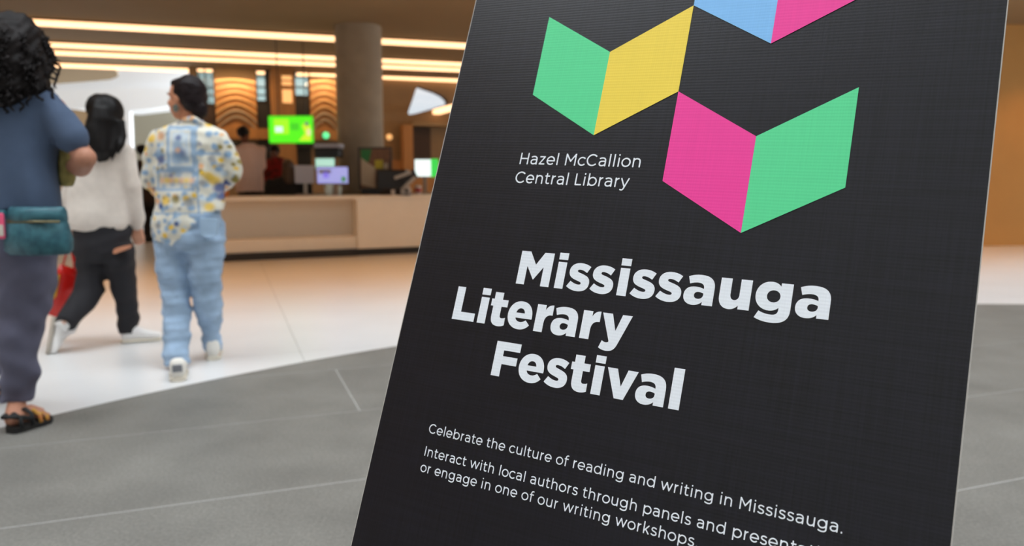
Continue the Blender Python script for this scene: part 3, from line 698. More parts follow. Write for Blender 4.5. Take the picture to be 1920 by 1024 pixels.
# ---- heavy letters: outlines in cap heights ("M x y", "L", "C")
def path(s):
    tk = s.split(); loops = []; cur = []; i = 0; p = (0, 0)
    while i < len(tk):
        c = tk[i]; i += 1
        if c == 'M': p = (float(tk[i]), float(tk[i + 1])); i += 2; cur = [p]; loops.append(cur)
        elif c == 'L': p = (float(tk[i]), float(tk[i + 1])); i += 2; cur.append(p)
        elif c == 'C':
            q = [float(x) for x in tk[i:i + 6]]; i += 6
            for k in range(1, 13):
                t = k / 12; a = (1 - t) ** 3; b = 3 * t * (1 - t) ** 2; d = 3 * t * t * (1 - t); e = t ** 3
                cur.append((a * p[0] + b * q[0] + d * q[2] + e * q[4], a * p[1] + b * q[1] + d * q[3] + e * q[5]))
            p = (q[4], q[5])
    return [l[:-1] if math.dist(l[0], l[-1]) < 1e-6 else l for l in loops]
HB = {
 'M': ['M 0 0 L 0 1 L .303 1 L .54 .62 L .77 1 L 1.078 1 L 1.078 0 L .803 0 L .803 .563 L .539 .172 L .531 .172 L .27 .556 L .27 0'],
 'i': ['M 0 0 L 0 .776 L .274 .776 L .274 0', 'M -.005 .845 L -.005 1.047 L .28 1.047 L .28 .845'],
 'L': ['M 0 0 L 0 1 L .274 1 L .274 .249 L .771 .249 L .771 0'],
 'F': ['M 0 0 L 0 1 L .803 1 L .803 .757 L .277 .757 L .277 .59 L .757 .59 L .757 .36 L .281 .36 L .281 0'],
 'l': ['M 0 0 L 0 1.042 L .278 1.042 L .278 0'],
 'v': ['M 0 .777 L .287 .777 L .445 .329 L .585 .777 L .867 .777 L .567 -.003 L .31 -.003'],
 'y': ['M 0 .777 L .287 .777 L .438 .326 L .577 .777 L .853 .777 L .557 -.02 C .5 -.175 .42 -.235 .27 -.235 C .18 -.235 .1 -.213 .035 -.173 L .105 .028 C .145 .003 .19 -.012 .225 -.012 C .262 -.012 .285 -.002 .3 .028'],
 'a': ['M .785 0 L .785 .45 C .785 .69 .66 .795 .385 .795 C .265 .795 .165 .77 .07 .727 L .127 .538 C .2 .566 .27 .583 .34 .583 C .455 .583 .51 .535 .51 .445 L .51 .43 C .44 .457 .36 .47 .28 .47 C .1 .47 0 .38 0 .222 C 0 .07 .11 -.02 .265 -.02 C .375 -.02 .455 .02 .51 .085 L .51 0 | M .515 .305 C .475 .325 .43 .337 .385 .337 C .315 .337 .278 .3 .278 .243 C .278 .19 .32 .154 .38 .154 C .46 .154 .515 .2 .515 .27'],
 's': ['M 0 .095 C .1 .02 .225 -.018 .36 -.018 C .555 -.018 .682 .075 .682 .245 C .682 .395 .575 .445 .43 .49 C .335 .52 .275 .53 .275 .565 C .275 .59 .298 .605 .34 .605 C .41 .605 .485 .58 .565 .53 L .66 .71 C .57 .765 .46 .796 .345 .796 C .155 .796 .026 .695 .026 .54 C .026 .39 .13 .335 .275 .292 C .37 .262 .43 .253 .43 .215 C .43 .187 .405 .175 .36 .175 C .285 .175 .195 .205 .105 .26'],
 'u': ['M 0 .778 L 0 .29 C 0 .1 .105 -.02 .28 -.02 C .385 -.02 .45 .03 .505 .095 L .505 0 L .785 0 L .785 .778 L .505 .778 L .505 .37 C .505 .28 .455 .225 .39 .225 C .325 .225 .28 .28 .28 .37 L .28 .778'],
 'g': ['M .87 .778 L .87 .12 C .87 -.12 .73 -.235 .455 -.235 C .3 -.235 .155 -.205 .033 -.144 L .122 .036 C .215 -.01 .32 -.035 .43 -.035 C .54 -.035 .59 .015 .59 .11 L .59 .155 C .525 .09 .455 .062 .36 .062 C .165 .062 0 .205 0 .427 C 0 .65 .16 .795 .355 .795 C .46 .795 .53 .755 .587 .695 L .587 .778 | M .435 .583 C .343 .583 .275 .517 .275 .43 C .275 .34 .343 .277 .435 .277 C .527 .277 .597 .34 .597 .43 C .597 .517 .527 .583 .435 .583'],
 't': ['M .093 .972 L .373 .972 L .373 .768 L .567 .768 L .567 .56 L .373 .56 L .373 .305 C .373 .25 .397 .225 .445 .225 C .49 .225 .53 .235 .563 .252 L .567 .03 C .51 .0 .445 -.018 .37 -.018 C .19 -.018 .093 .065 .093 .255 L .093 .56 L .01 .56 L .01 .768 L .093 .768'],
 'e': ['M .787 .307 L .268 .307 C .285 .235 .35 .195 .435 .195 C .5 .195 .555 .22 .61 .265 L .745 .135 C .675 .045 .57 -.02 .425 -.02 C .17 -.02 0 .145 0 .385 C 0 .62 .165 .795 .395 .795 C .66 .795 .79 .61 .79 .37 C .79 .345 .79 .325 .787 .307 | M .262 .455 L .538 .455 C .53 .54 .48 .59 .405 .59 C .33 .59 .28 .54 .262 .455'],
 'r': ['M 0 0 L 0 .777 L .277 .777 L .277 .63 C .32 .73 .395 .795 .515 .79 L .515 .503 L .49 .503 C .355 .503 .277 .43 .277 .25 L .277 0'],
}
def heavy(word, xs, u0, v0, cap):
    for ch, x in zip(word, xs):
        for comp in HB[ch]:
            yield [[(u0 + (x + p[0]) * cap, v0 + p[1] * cap) for p in l] for q in comp.split('|') for l in path(q)]
for wd, xs, u0, v0, cap in (('Mississauga', (0, 1.252, 1.624, 2.345, 3.163, 3.535, 4.265, 5.012, 5.935, 6.833, 7.802), .1954, -.4972, .0524),
                            ('Literary', (0, .884, 1.235, 1.866, 2.768, 3.283, 4.196, 4.76), .0938, -.5656, .0531),
                            ('Festival', (0, .85, 1.70, 2.425, 3.122, 3.485, 4.355, 5.272), .1847, -.6412, .0528)):
    sheet('lettering', list(heavy(wd, xs, u0, v0, cap)), 0.0, M_white_ink)

# ---- light letters: centre lines with an even pen, meshed from a distance field
PW = 0.118; hw = PW / 2; XH = 0.75
def bz(p, *cs, n=8):
    out = [p]
    for c in cs:
        if len(c) == 2: out.append(c); p = c; continue
        for k in range(1, n + 1):
            t = k / n; a = (1 - t) ** 3; b = 3 * t * (1 - t) ** 2; d = 3 * t * t * (1 - t); e = t ** 3
            out.append((a * p[0] + b * c[0] + d * c[2] + e * c[4], a * p[1] + b * c[1] + d * c[3] + e * c[5]))
        p = (c[4], c[5])
    return out
def arc(cx, cy, rx, ry, a0, a1, n=28): return [(cx + rx * math.cos(math.radians(a0 + (a1 - a0) * i / n)), cy + ry * math.sin(math.radians(a0 + (a1 - a0) * i / n))) for i in range(n + 1)]
R_ = 0.333; yb_ = 0.375; ft = XH - hw
ND = [(.155, 0), (.155, XH)]
arch = bz((.155, .40), (.155, .60, .26, .70, .42, .70), (.60, .70, .69, .60, .69, .42), (.69, 0))
LT = {
 'o': ([arc(.40, yb_, R_, R_, 0, 360)], .80), 'c': ([arc(.40, yb_, R_, R_, 42, 318)], .71),
 'e': ([arc(.40, yb_, R_ * .98, R_, 0, 316), [(.10, .355), (.775, .355)]], .80),
 'a': ([bz((.11, .635), (.2, .69, .29, .70, .35, .70), (.54, .70, .625, .61, .625, .45), (.625, 0)), bz((.62, .425), (.36, .425), (.2, .425, .12, .345, .12, .235), (.12, .11, .22, .05, .34, .05), (.5, .05, .625, .13, .625, .27))], .77),
 'b': ([[(.155, 0), (.155, 1.05)], arc(.485, yb_, R_, R_, 0, 360)], .90), 'd': ([[(.755, 0), (.755, 1.05)], arc(.425, yb_, R_, R_, 0, 360)], .90),
 'p': ([[(.155, -.25), (.155, XH)], arc(.485, yb_, R_, R_, 0, 360)], .90),
 'g': ([arc(.415, .395, .315, .31, 0, 360), bz((.745, XH), (.745, .03), (.745, -.13, .64, -.21, .46, -.21), (.33, -.21, .22, -.175, .13, -.115))], .89),
 'h': ([[(.155, 0), (.155, 1.05)], arch], .84), 'n': ([ND, arch], .84),
 'u': ([bz((.15, XH), (.15, .33), (.15, .15, .24, .05, .41, .05), (.57, .05, .685, .15, .685, .33)), [(.685, 0), (.685, XH)]], .83),
 'r': ([ND, bz((.155, .38), (.155, .57, .25, .705, .43, .70))], .50),
 's': ([bz((.53, .62), (.45, .68, .38, .70, .30, .70), (.19, .70, .115, .64, .115, .555), (.115, .45, .21, .42, .32, .39), (.45, .355, .54, .32, .54, .21), (.54, .11, .45, .05, .33, .05), (.23, .05, .15, .08, .07, .145))], .62),
 't': ([bz((.20, .95), (.20, .22), (.20, .10, .26, .05, .35, .05), (.39, .05, .43, .06, .46, .075)), [(.05, ft), (.46, ft)]], .52),
 'f': ([bz((.47, .995), (.33, 1.03, .20, .99, .20, .80), (.20, 0)), [(.05, ft), (.46, ft)]], .47),
 'i': ([[(.16, 0), (.16, XH)], [(.16, .915), (.16, 1.045)]], .32), 'l': ([[(.16, 0), (.16, 1.05)]], .32),
 'k': ([[(.155, 0), (.155, 1.05)], [(.16, .22), (.62, .76)], [(.31, .40), (.64, -.01)]], .72),
 'w': ([[(.05, XH), (.31, .05), (.57, .74), (.83, .05), (1.09, XH)]], 1.14),
 'y': ([[(.05, XH), (.375, .04)], bz((.69, XH), (.34, -.09), (.29, -.20, .24, -.225, .17, -.225), (.13, -.225, .09, -.215, .05, -.19))], .74),
 'z': ([[(.08, ft), (.54, ft), (.09, hw), (.57, hw)]], .65), ' ': ([], .34), '.': ([[(.14, 0), (.14, .14)]], .28),
 'C': ([arc(.53, .5, .455, .455, 43, 317)], .98), 'I': ([[(.17, 0), (.17, 1)]], .34), 'L': ([[(.16, 1), (.16, hw), (.66, hw)]], .70),
 'M': ([[(.16, 0), (.16, 1)], [(.165, .97), (.575, .36), (.985, .97)], [(.99, 0), (.99, 1)]], 1.15), 'H': ([[(.16, 0), (.16, 1)], [(.16, .5), (.85, .5)], [(.85, 0), (.85, 1)]], 1.01),
}
GC = {}
def glyph(ch):
    if ch in GC: return GC[ch]
    lines, adv = LT[ch]; h = 0.031
    if not lines: GC[ch] = ([], [], adv); return GC[ch]
    al = np.array([p for l in lines for p in l]); x0, y0 = al.min(0) - .12; x1, y1 = al.max(0) + .12
    nx, ny = int((x1 - x0) / h) + 2, int((y1 - y0) / h) + 2
    X, Y = np.meshgrid(x0 + np.arange(nx) * h, y0 + np.arange(ny) * h, indexing='ij'); D = np.full(X.shape, 9.0)
    for l in lines:
        closed = math.dist(l[0], l[-1]) < 1e-6
        for i in range(len(l) - 1):
            (ax, ay), (bx, by) = l[i], l[i + 1]; dx, dy = bx - ax, by - ay; L_ = math.hypot(dx, dy)
            if L_ < 1e-9: continue
            t = ((X - ax) * dx + (Y - ay) * dy) / L_; lat_ = np.abs((X - ax) * dy - (Y - ay) * dx) / L_
            d = np.where(t < 0, np.hypot(t, lat_), np.where(t > L_, np.hypot(t - L_, lat_), lat_)) - hw
            if not closed and i == 0: d = np.where(t < 0, np.maximum(lat_ - hw, -t), d)
            if not closed and i == len(l) - 2: d = np.where(t > L_, np.maximum(lat_ - hw, t - L_), d)
            D = np.minimum(D, d)
    vs = []; fs = []; vid = {}
    def vert(key, p):
        if key not in vid: vid[key] = len(vs); vs.append(p)
        return vid[key]
    for i in range(nx - 1):
        for j in range(ny - 1):
            cs = [(i, j), (i + 1, j), (i + 1, j + 1), (i, j + 1)]; d = [D[c] for c in cs]
            if min(d) >= 0: continue
            poly = []
            for k in range(4):
                a, b = cs[k], cs[(k + 1) % 4]; da, db = d[k], d[(k + 1) % 4]
                if da < 0: poly.append(vert(a, (x0 + a[0] * h, y0 + a[1] * h)))
                if (da < 0) != (db < 0):
                    s = da / (da - db); key = (min(a, b), max(a, b))
                    poly.append(vert(key, (x0 + (a[0] + (b[0] - a[0]) * s) * h, y0 + (a[1] + (b[1] - a[1]) * s) * h)))
            if len(poly) >= 3: fs.append(tuple(poly))
    GC[ch] = (vs, fs, adv); return GC[ch]
def extent(ch):
    al = [p[0] for l in LT[ch][0] for p in l]; return min(al) - hw, max(al) + hw
def light(text, ref, u0, u1, v0, cap):        # first letter's left edge at u0, last letter of ref ends at u1
    xs = [0]
    for ch in ref[:-1]: xs.append(xs[-1] + LT[ch][1])
    nat = xs[-1] + extent(ref[-1])[1] - extent(ref[0])[0]
    tr = ((u1 - u0) / cap - nat) / (len(ref) - 1); print('TRACK', ref[:12], round(tr, 3))
    x = -extent(text[0])[0]; V = []; Fc = []
    for ch in text:
        vs, fs, adv = glyph(ch); o = len(V)
        V += [(u0 + (x + p[0]) * cap, v0 + p[1] * cap) for p in vs]; Fc += [tuple(i + o for i in f) for f in fs]; x += adv + tr
    uv = np.array(V); P = [tuple(S(a, b, 0.0)) for a, b in V]
    o = obj('lettering', (P, Fc), M_white_ink, ban); sheet_attr(o, uv)
light('Hazel McCallion', 'Hazel McCallion', .1574, .3615, -.3035, .0189)
light('Central Library', 'Central Library', .1558, .3496, -.3352, .0189)
l1 = 'Celebrate the culture of reading and writing in Mississauga.'
light(l1, l1, .0966, .6914, -.7459, .0142)
light('Interact with local authors through panels and presentations', 'Interact with local authors through panels and', .0982, .5602, -.7807, .0142)
light('or engage in one of our writing workshops.', 'or engage in one of our writing workshops', .0966, .525, -.8050, .0142)

# ================================================================ PEOPLE
def skin(name, c): return mat(name, c, rough=0.55, noise=0.05, nscale=6, spec=0.35)
M_skin1 = skin('tanned skin', (186, 132, 108)); M_skin2 = skin('light skin', (214, 158, 130)); M_skin3 = skin('warm skin', (204, 140, 108)); M_skin4 = skin('dim skin', (120, 72, 52))
M_hair1 = mat('curly dark hair', (24, 19, 19), spec=.2, rough=0.6, noise=0.35, nscale=30); M_hair2 = mat('long black hair', (15, 12, 12), spec=.22, rough=0.5, noise=0.3, nscale=14, stretch=(3, 3, .3))
M_hair3 = mat('dark hair with bun', (26, 16, 18), spec=.22, rough=0.5, noise=0.25, nscale=12); M_hair4 = mat('brown hair', (78, 52, 30), rough=0.5, noise=0.2, nscale=12)
M_eye = mat('eye', (235, 230, 225), rough=0.2); M_iris = mat('iris', (40, 26, 20), rough=0.2); M_lip = mat('lips', (170, 88, 82), rough=0.45)
M_sole_b = mat('black sandal sole', (26, 25, 25), rough=0.6); M_sole_w = mat('off white sole', (214, 206, 190), rough=0.6); M_tread = mat('grey tread', (176, 168, 156), rough=0.7)
def basis(fwd, up=(0, 0, 1)):                # columns: right, forward, up
    f = Vector(fwd).normalized(); u = Vector(up); r = f.cross(u).normalized(); u = r.cross(f)
    return Matrix((r, f, u)).transposed()
def head_prims(mb, c, fwd, up=(0, 0, 1), k=1.0):
    B = basis(fwd, up); c = Vector(c); P = lambda x, y, z: c + B @ Vector((x * k, y * k, z * k))
    mb.ball(P(0, -0.012, 0.03), (0.076 * k, 0.096 * k, 0.090 * k), B, 16)      # skull
    mb.ball(P(0, 0.028, -0.035), (0.060 * k, 0.064 * k, 0.080 * k), B, 14)     # face
    mb.ball(P(0, 0.052, -0.088), (0.030 * k, 0.026 * k, 0.024 * k), B, 10)     # chin
    mb.ball(P(0, 0.078, 0.028), (0.045 * k, 0.014 * k, 0.012 * k), B, 10)      # brow
    mb.tube([P(0, 0.082, 0.020), P(0, 0.096, -0.006), P(0, 0.108, -0.026)], [0.008 * k, 0.010 * k, 0.014 * k], k=10)
    mb.ball(P(0, 0.100, -0.030), (0.017 * k, 0.012 * k, 0.010 * k), B, 8)
    mb.ball(P(0, 0.088, -0.057), (0.024 * k, 0.010 * k, 0.008 * k), B, 8)
    mb.ball(P(0, 0.084, -0.068), (0.020 * k, 0.010 * k, 0.008 * k), B, 8)
    for s in (-1, 1):
        mb.ball(P(s * 0.076, -0.008, -0.008), (0.009 * k, 0.020 * k, 0.032 * k), B, 8)
        mb.ball(P(s * 0.040, 0.062, -0.022), (0.022 * k, 0.020 * k, 0.018 * k), B, 8)
    return P, B
def hand_prims(mb, wrist, d, palm_n, thumb_side, k=1.0, curl=0.6):
    d = Vector(d).normalized(); n = Vector(palm_n); n = (n - d * n.dot(d)).normalized(); s = d.cross(n) * thumb_side; w = Vector(wrist)
    for q in range(5):
        t = (q - 2) / 2 * 0.030 * k; mb.tube([w + s * t * 0.6, w + d * 0.085 * k + s * t], [0.0155 * k, 0.0135 * k], k=8); mb.ball(w + d * 0.085 * k + s * t, 0.0135 * k, n=6)
    for q, (off, ln) in enumerate(((0.030, 0.070), (0.010, 0.080), (-0.011, 0.073), (-0.031, 0.058))):
        p = w + d * 0.085 * k + s * off * k; a = 0.25 * curl; pts = [p - d * 0.01 * k]; dd = d
        for seg, fr in enumerate((0.45, 0.32, 0.23)):
            ang = curl * (0.5 + 0.55 * seg); dd = (d * math.cos(ang) + n * math.sin(ang)).normalized(); p = p + dd * ln * fr * k; pts.append(p)
        mb.tube(pts, [0.0100 * k, 0.0092 * k, 0.0085 * k, 0.0072 * k], k=8)
        for p_, r_ in zip(pts, (0.0100, 0.0092, 0.0085, 0.0072)): mb.ball(p_, r_ * k, n=6)
    p0 = w + d * 0.025 * k + s * 0.026 * k; p1 = p0 + (d * 0.6 + s * 0.65 + n * 0.3).normalized() * 0.040 * k; p2 = p1 + (d * 0.85 + s * 0.15 + n * 0.45).normalized() * 0.034 * k
    mb.tube([p0, p1, p2], [0.0135 * k, 0.0112 * k, 0.009 * k], k=8)
    for p_, r_ in ((p1, 0.0112), (p2, 0.009)): mb.ball(p_, r_ * k, n=6)
def foot_prims(mb, ankle, heel, toe):
    a, h, t = Vector(ankle), Vector(heel), Vector(toe)
    mb.tube([a, h * 0.6 + a * 0.4], [0.037, 0.036], k=12); mb.ball(h + (a - h) * 0.28, 0.034, n=8)
    mb.tube([h + (a - h) * 0.28, h + (t - h) * 0.5 + (a - h) * 0.33, t - (t - h) * 0.12 + Vector((0, 0, 0.012))], [0.034, 0.036, 0.022], k=12)
    d = (t - h).normalized(); s = d.cross(Vector((0, 0, 1))).normalized()
    for i in range(5):
        q = t - d * 0.045 + s * (i - 2) * 0.017; mb.tube([q + Vector((0, 0, .012)), q + d * (0.04 - 0.005 * abs(i - 1)) + Vector((0, 0, .008))], [0.011, 0.009], k=8)
        mb.ball(q + d * (0.04 - 0.005 * abs(i - 1)) + Vector((0, 0, .008)), 0.0095, n=6)
def eyes(P, B, r, k=1.0):
    for s in (-1, 1):
        e = obj('eye', MB().ball(P(s * 0.030, 0.0715, 0.0), 0.0125 * k, n=8), M_eye, r, smooth=True)
        obj('iris', MB().ball(P(s * 0.030, 0.080, 0.0), 0.0068 * k, n=6), M_iris, e, smooth=True)
        obj('eyebrow', MB().tube([P(s * 0.014, 0.093, 0.030), P(s * 0.032, 0.089, 0.036), P(s * 0.050, 0.074, 0.030)], [0.003, 0.004, 0.002], k=6), M_hair3, r)
    obj('lips', MB().tube([P(-0.022, 0.086, -0.062), P(0, 0.0965, -0.061), P(0.022, 0.086, -0.062)], [0.003, 0.0065, 0.003], k=8), M_lip, r, smooth=True)
def shoe(r, heel, d, up, L, wd, m_up, m_so, name='shoe', h_col=0.075, laces=True, label=None):
    d = Vector(d).normalized(); up = Vector(up); up = (up - d * up.dot(d)).normalized(); s = d.cross(up); heel = Vector(heel)
    def sec(t, w, h, z0=0.0, n=20):
        c = heel + d * t * L; out = []
        for i in range(n):
            a = 2 * PI * i / n; ca, sa = math.cos(a), math.sin(a); q = (abs(ca) ** 3 + abs(sa) ** 3) ** (-1 / 3)
            out.append(c + s * w * ca * q + up * (z0 + h / 2 + h / 2 * sa * q))
        return out
    prof = [(t_, w_, h_ * 1.22) for t_, w_, h_ in [(0.0, .62, h_col * .8), (0.04, .80, h_col), (0.18, .88, h_col), (0.34, .86, h_col * .92), (0.5, .92, .066), (0.68, 1.0, .052), (0.84, .96, .042), (0.95, .72, .034), (1.0, .4, .022)]]
    up_m = obj(name, MB().rings([sec(t, wd * w / 2 * .96, h, 0.018) for t, w, h in prof]), m_up, r, smooth=True, label=label)
    sub = [(-0.015, .62), (0.03, .86), (0.18, .94), (0.34, .90), (0.5, .96), (0.68, 1.06), (0.84, 1.02), (0.95, .8), (1.015, .45)]
    obj('sole', MB().rings([sec(t, wd * w / 2, 0.026 if t < .6 else 0.022, 0) for t, w in sub]), m_so, up_m, smooth=False)
    if laces:
        for i in range(4):
            t = 0.42 + i * 0.075; c = heel + d * t * L + up * (0.018 + (0.084 - 0.014 * i)); obj('lace', MB().tube([c - s * .018, c + up * .004, c + s * .018], 0.0028, k=6), M_sole_w, up_m)
    return up_m
def zof(px, py, Y): return W(px, py, Y)

# ---------------------------------------------------------------- person in the patterned shirt
D = 4.45; k3 = D / F
Q = lambda x, y, dy=0.0: W(x, y, D + dy)
r3 = root('person', (Q(355, 500).x, D, 0), 'person in patterned blue and yellow shirt and light jeans, head turned left', 'person')
b = MB()
hc = Q(346, 186); fw3 = (-0.95, 0.30, -0.02)
P, B = head_prims(b, hc, fw3, (0.02, 0, 1), 0.98)
b.limb([Q(356, 212), Q(357, 245)], [0.050, 0.056])
b.loft([(Q(357, y), rx * k3, ry) for y, rx, ry in ((238, 26, .06), (262, 56, .085), (300, 58, .105), (350, 50, .095), (400, 54, .11), (440, 52, .11))])
b.limb([Q(308, 258), Q(285, 330, .02), Q(296, 352, .24)], [.048, .040, .030]); b.limb([Q(404, 260), Q(434, 322, .04), Q(408, 352, .28)], [.048, .040, .030])
hand_prims(b, Q(297, 353, .25), (0.45, 1, 0.1), (0.5, 0, -1), -1); hand_prims(b, Q(406, 353, .29), (-0.5, 1, 0.1), (-0.5, 0, -1), 1)
b.limb([Q(330, 440), Q(328, 560), Q(332, 688, -.10)], [.080, .047, .033]); b.limb([Q(382, 440), Q(390, 550, .03), Q(399, 660, .16)], [.080, .047, .033])
g1 = G(334, 716); g2 = G(400, 676)
foot_prims(b, Q(332, 688, -.10), g1 + Vector((0, .02, .03)), g1 + Vector((-.08, .20, .03))); foot_prims(b, Q(399, 660, .16), g2 + Vector((0, .02, .03)), g2 + Vector((-.07, .20, .03)))
v, n, f = blob(b, 0.0055, 3); obj('body', (v, f), M_skin3, r3, smooth=True); eyes(P, B, r3)
# hair drawn back to a low knot
b = MB(); b.ball(P(0, -0.042, 0.040), (0.087, 0.094, 0.094), B, 16); b.ball(P(0, -0.065, -0.005), (0.080, 0.068, 0.078), B, 14); b.ball(P(0, -0.002, 0.080), (0.066, 0.072, 0.044), B, 12)
b.ball(P(0, -0.100, -0.062), (0.050, 0.044, 0.052), B, 12); b.tube([P(0.02, -0.105, -0.07), P(0.01, -0.115, -0.10), P(0, -0.105, -0.125)], [.03, .02, .006])
cloth('hair', b, M_hair3, r3, 0.006, 3, fold=0.0025, fr=(40, 40, 60), seed=3)
obj('earring', MB().rings([[P(0.0, 0, 0) + B @ Vector((-0.083, -0.006 + (0.018 + .003 * math.cos(q)) * math.cos(p), -0.058 + (0.018 + .003 * math.cos(q)) * math.sin(p) + 0 * q)) + B @ Vector((.003 * math.sin(q), 0, 0)) for q in [2 * PI * j / 6 for j in range(6)]] for p in [2 * PI * i / 20 for i in range(21)]], cap=False), mat('teal stone', (70, 110, 108), rough=0.3), r3)
obj('earring', MB().ball(P(-0.083, -0.004, -0.058), (.007, .007, .016), n=8), mat('teal drop', (78, 118, 116), rough=0.3), r3)
# jeans
M_denim = mat('light denim', (158, 183, 210), rough=0.85, noise=0.20, nscale=9, bump=0.2, bscale=300)
b = MB(); b.loft([(Q(356, y), rx * k3, ry) for y, rx, ry in ((378, 56, .13), (400, 60, .145), (425, 63, .155), (452, 63, .15), (470, 56, .12))])
def legm(pts):
    b.loft([(Q(x, y, dy), w * k3, w * k3 * 1.12) for x, y, w, dy in pts])
legm([(326, 430, 31, 0), (325, 480, 31.5, 0), (327, 540, 27, .0), (330, 590, 24, -.02), (332, 640, 22.5, -.06), (331, 683, 23, -.10)][::-1])
legm([(384, 430, 33, 0), (382, 480, 31.5, .01), (387, 540, 27.5, .03), (391, 580, 23.5, .07), (397, 625, 18.5, .13), (400, 658, 17.5, .16)][::-1])
def denimfold(v): return v
jo = cloth('jeans', b, M_denim, r3, 0.008, 5, fold=0.011, fr=(16, 16, 30), seed=11)
mbp = MB()
for (x0, x1, y0, y1) in ((374, 408, 408, 446),): mbp.extrude([Q(x0, y0, -.157), Q(x1, y0 + 3, -.145), Q(x1 - 2, y1 - 6, -.15), Q((x0 + x1) / 2, y1, -.16), Q(x0 + 1, y1 - 5, -.16)], (0, .03, 0))
obj('back_pocket', mbp, mat('pocket denim', (162, 188, 214), rough=0.9, noise=.08), jo)
# shirt
def shirt_col(v):
    x = (v[:, 0]) / k3; z = (v[:, 2] + 0) / k3     # fabric coordinates, in about 3 mm units
    n = len(v); base = np.tile(np.array(lin((226, 222, 208))[:3]), (n, 1))
    blue = np.array(lin((140, 170, 200))[:3]); navy = np.array(lin((52, 78, 142))[:3]); yel = np.array(lin((238, 196, 66))[:3]); pch = np.array(lin((232, 178, 128))[:3]); grey = np.array(lin((160, 160, 160))[:3]); pale = np.array(lin((206, 220, 230))[:3]); olive = np.array(lin((150, 132, 62))[:3])
    zt = Q(355, 330).z / k3; zz = 330 - (z - zt)        # rough height scale again
    xx = x + 0
    def soft(m): return np.clip(m, 0, 1)[:, None]
    c = base.copy(); rg = np.random.default_rng(4)
    # scattered flowers
    for i in range(700):
        px, py = rg.uniform(-110, 110), rg.uniform(200, 480); ydir = rg.uniform(-1, 1); rr = rg.uniform(2.4, 5.8)
        y3 = v[:, 1] * 1.0
        side = (y3 > 0) * 1.0
        m = 1.35 - np.hypot(xx - px, zz - py) / rr
        if i % 2: m = m * (1 - side)
        else: m = m * np.where(side > 0, 1, rg.random() < 0.35)
        col = (yel, blue, pch, blue, navy, grey, yel, pale, olive, blue)[i % 10]
        s_ = soft(m * 1.5); c = c * (1 - s_) + col * s_
    back = (v[:, 1] < 0.04)
    def rect(x0, x1, y0, y1, w, col, fill=None, fa=0.7):
        nonlocal c
        ins = (xx > x0) & (xx < x1) & (zz > y0) & (zz < y1) & back
        if fill is not None: m = (ins * fa)[:, None]; c = c * (1 - m) + fill * m
        edge = ins & ((xx < x0 + w) | (xx > x1 - w) | (zz < y0 + w) | (zz > y1 - w)); m = (edge * .8)[:, None]; c = c * (1 - m) + col * m
    o_ = 0
    rect(-25, 26, 240, 318, 6, blue, pale, .85); rect(-17, 19, 249, 310, 3, base[0], None)
    for px, py, rr, col in ((-2, 262, 6, navy), (-4, 275, 9, blue), (0, 290, 11, navy), (-6, 298, 12, blue), (10, 300, 6, blue), (-3, 284, 5, pch)):
        s_ = soft((1.3 - np.hypot(xx - px, zz - py) / rr) * 1.5) * back[:, None] * .75; c = c * (1 - s_) + col * s_
    rect(-50, 24, 318, 358, 5, blue, grey * 1.25, .5)
    for i in range(7):
        s_ = soft(1.3 - np.hypot(xx + 38 - i * 9.5, zz - 338) / 6) * back[:, None] * .8; c = c * (1 - s_) + (yel if i % 2 else pch) * s_
    rect(26, 30, 236, 450, 4, blue); rect(26, 66, 288, 292, 3, blue); rect(-60, -28, 290, 294, 3, blue); rect(-60, 60, 396, 400, 3, blue)
    for px, py, rr, col in ((45, 330, 8, yel), (52, 338, 9, yel), (58, 352, 9, navy), (60, 368, 7, navy), (-38, 300, 9, navy), (-42, 288, 8, blue), (-58, 262, 8, yel), (-38, 258, 8, pch), (44, 386, 8, yel), (-30, 374, 9, yel), (-10, 372, 8, olive), (12, 378, 8, grey)):
        s_ = soft((1.3 - np.hypot(xx - px, zz - py) / rr) * 1.5) * back[:, None] * .85; c = c * (1 - s_) + col * s_
    return np.clip(c, 0, 1)
M_shirt = attr_mat('printed shirt cotton')
b = MB()
b.loft([(Q(x, y, .0), rx * k3, ry) for x, y, rx, ry in ((357, 228, 26, .065), (357, 236, 42, .085), (357, 248, 62, .110), (357, 270, 69, .125), (357, 300, 67, .130), (356, 345, 64, .130), (356, 385, 64, .145), (353, 420, 65, .155), (350, 458, 62, .150))][::-1], k=32)
b.limb([Q(303, 262), Q(288, 300, .01), Q(284, 338, .04)], [.064, .062, .060]); b.limb([Q(284, 338, .04), Q(298, 356, .20)], [.060, .044])
b.limb([Q(408, 264), Q(426, 295, .02), Q(432, 325, .05)], [.064, .060, .062]); b.limb([Q(432, 325, .05), Q(412, 352, .24)], [.062, .044])
b.tube([Q(334, 234, -.03), Q(346, 226, -.07), Q(362, 224, -.075), Q(378, 230, -.05), Q(386, 238, -.01)], [.014, .018, .018, .018, .014], k=10)
def hem(v):
    px = (v[:, 0] + r3.location.x) / k3 + 0
    wx = (v[:, 0]) ; wz = v[:, 2]
    xp = wx / k3                                   # image-scaled run from the body middle
    z_l = np.interp(xp, [Q(290, 450).x / k3, Q(345, 458).x / k3, Q(385, 420).x / k3, Q(400, 398).x / k3, Q(425, 394).x / k3],
                    [Q(290, 446).z, Q(345, 457).z, Q(385, 418).z, Q(400, 397).z, Q(425, 394).z])
    return wz > z_l
cloth('shirt', b, M_shirt, r3, 0.008, 4, fold=0.008, fr=(13, 13, 17), seed=21, trim=hem, colour=lambda v: shirt_col(v - np.array(Vector((Q(357, 330).x, D, 0)))))
M_sneak = mat('white canvas', (232, 228, 220), rough=0.7, noise=.04)
M_sneak_dk = mat('grey heel patch', (120, 122, 128), rough=0.7)
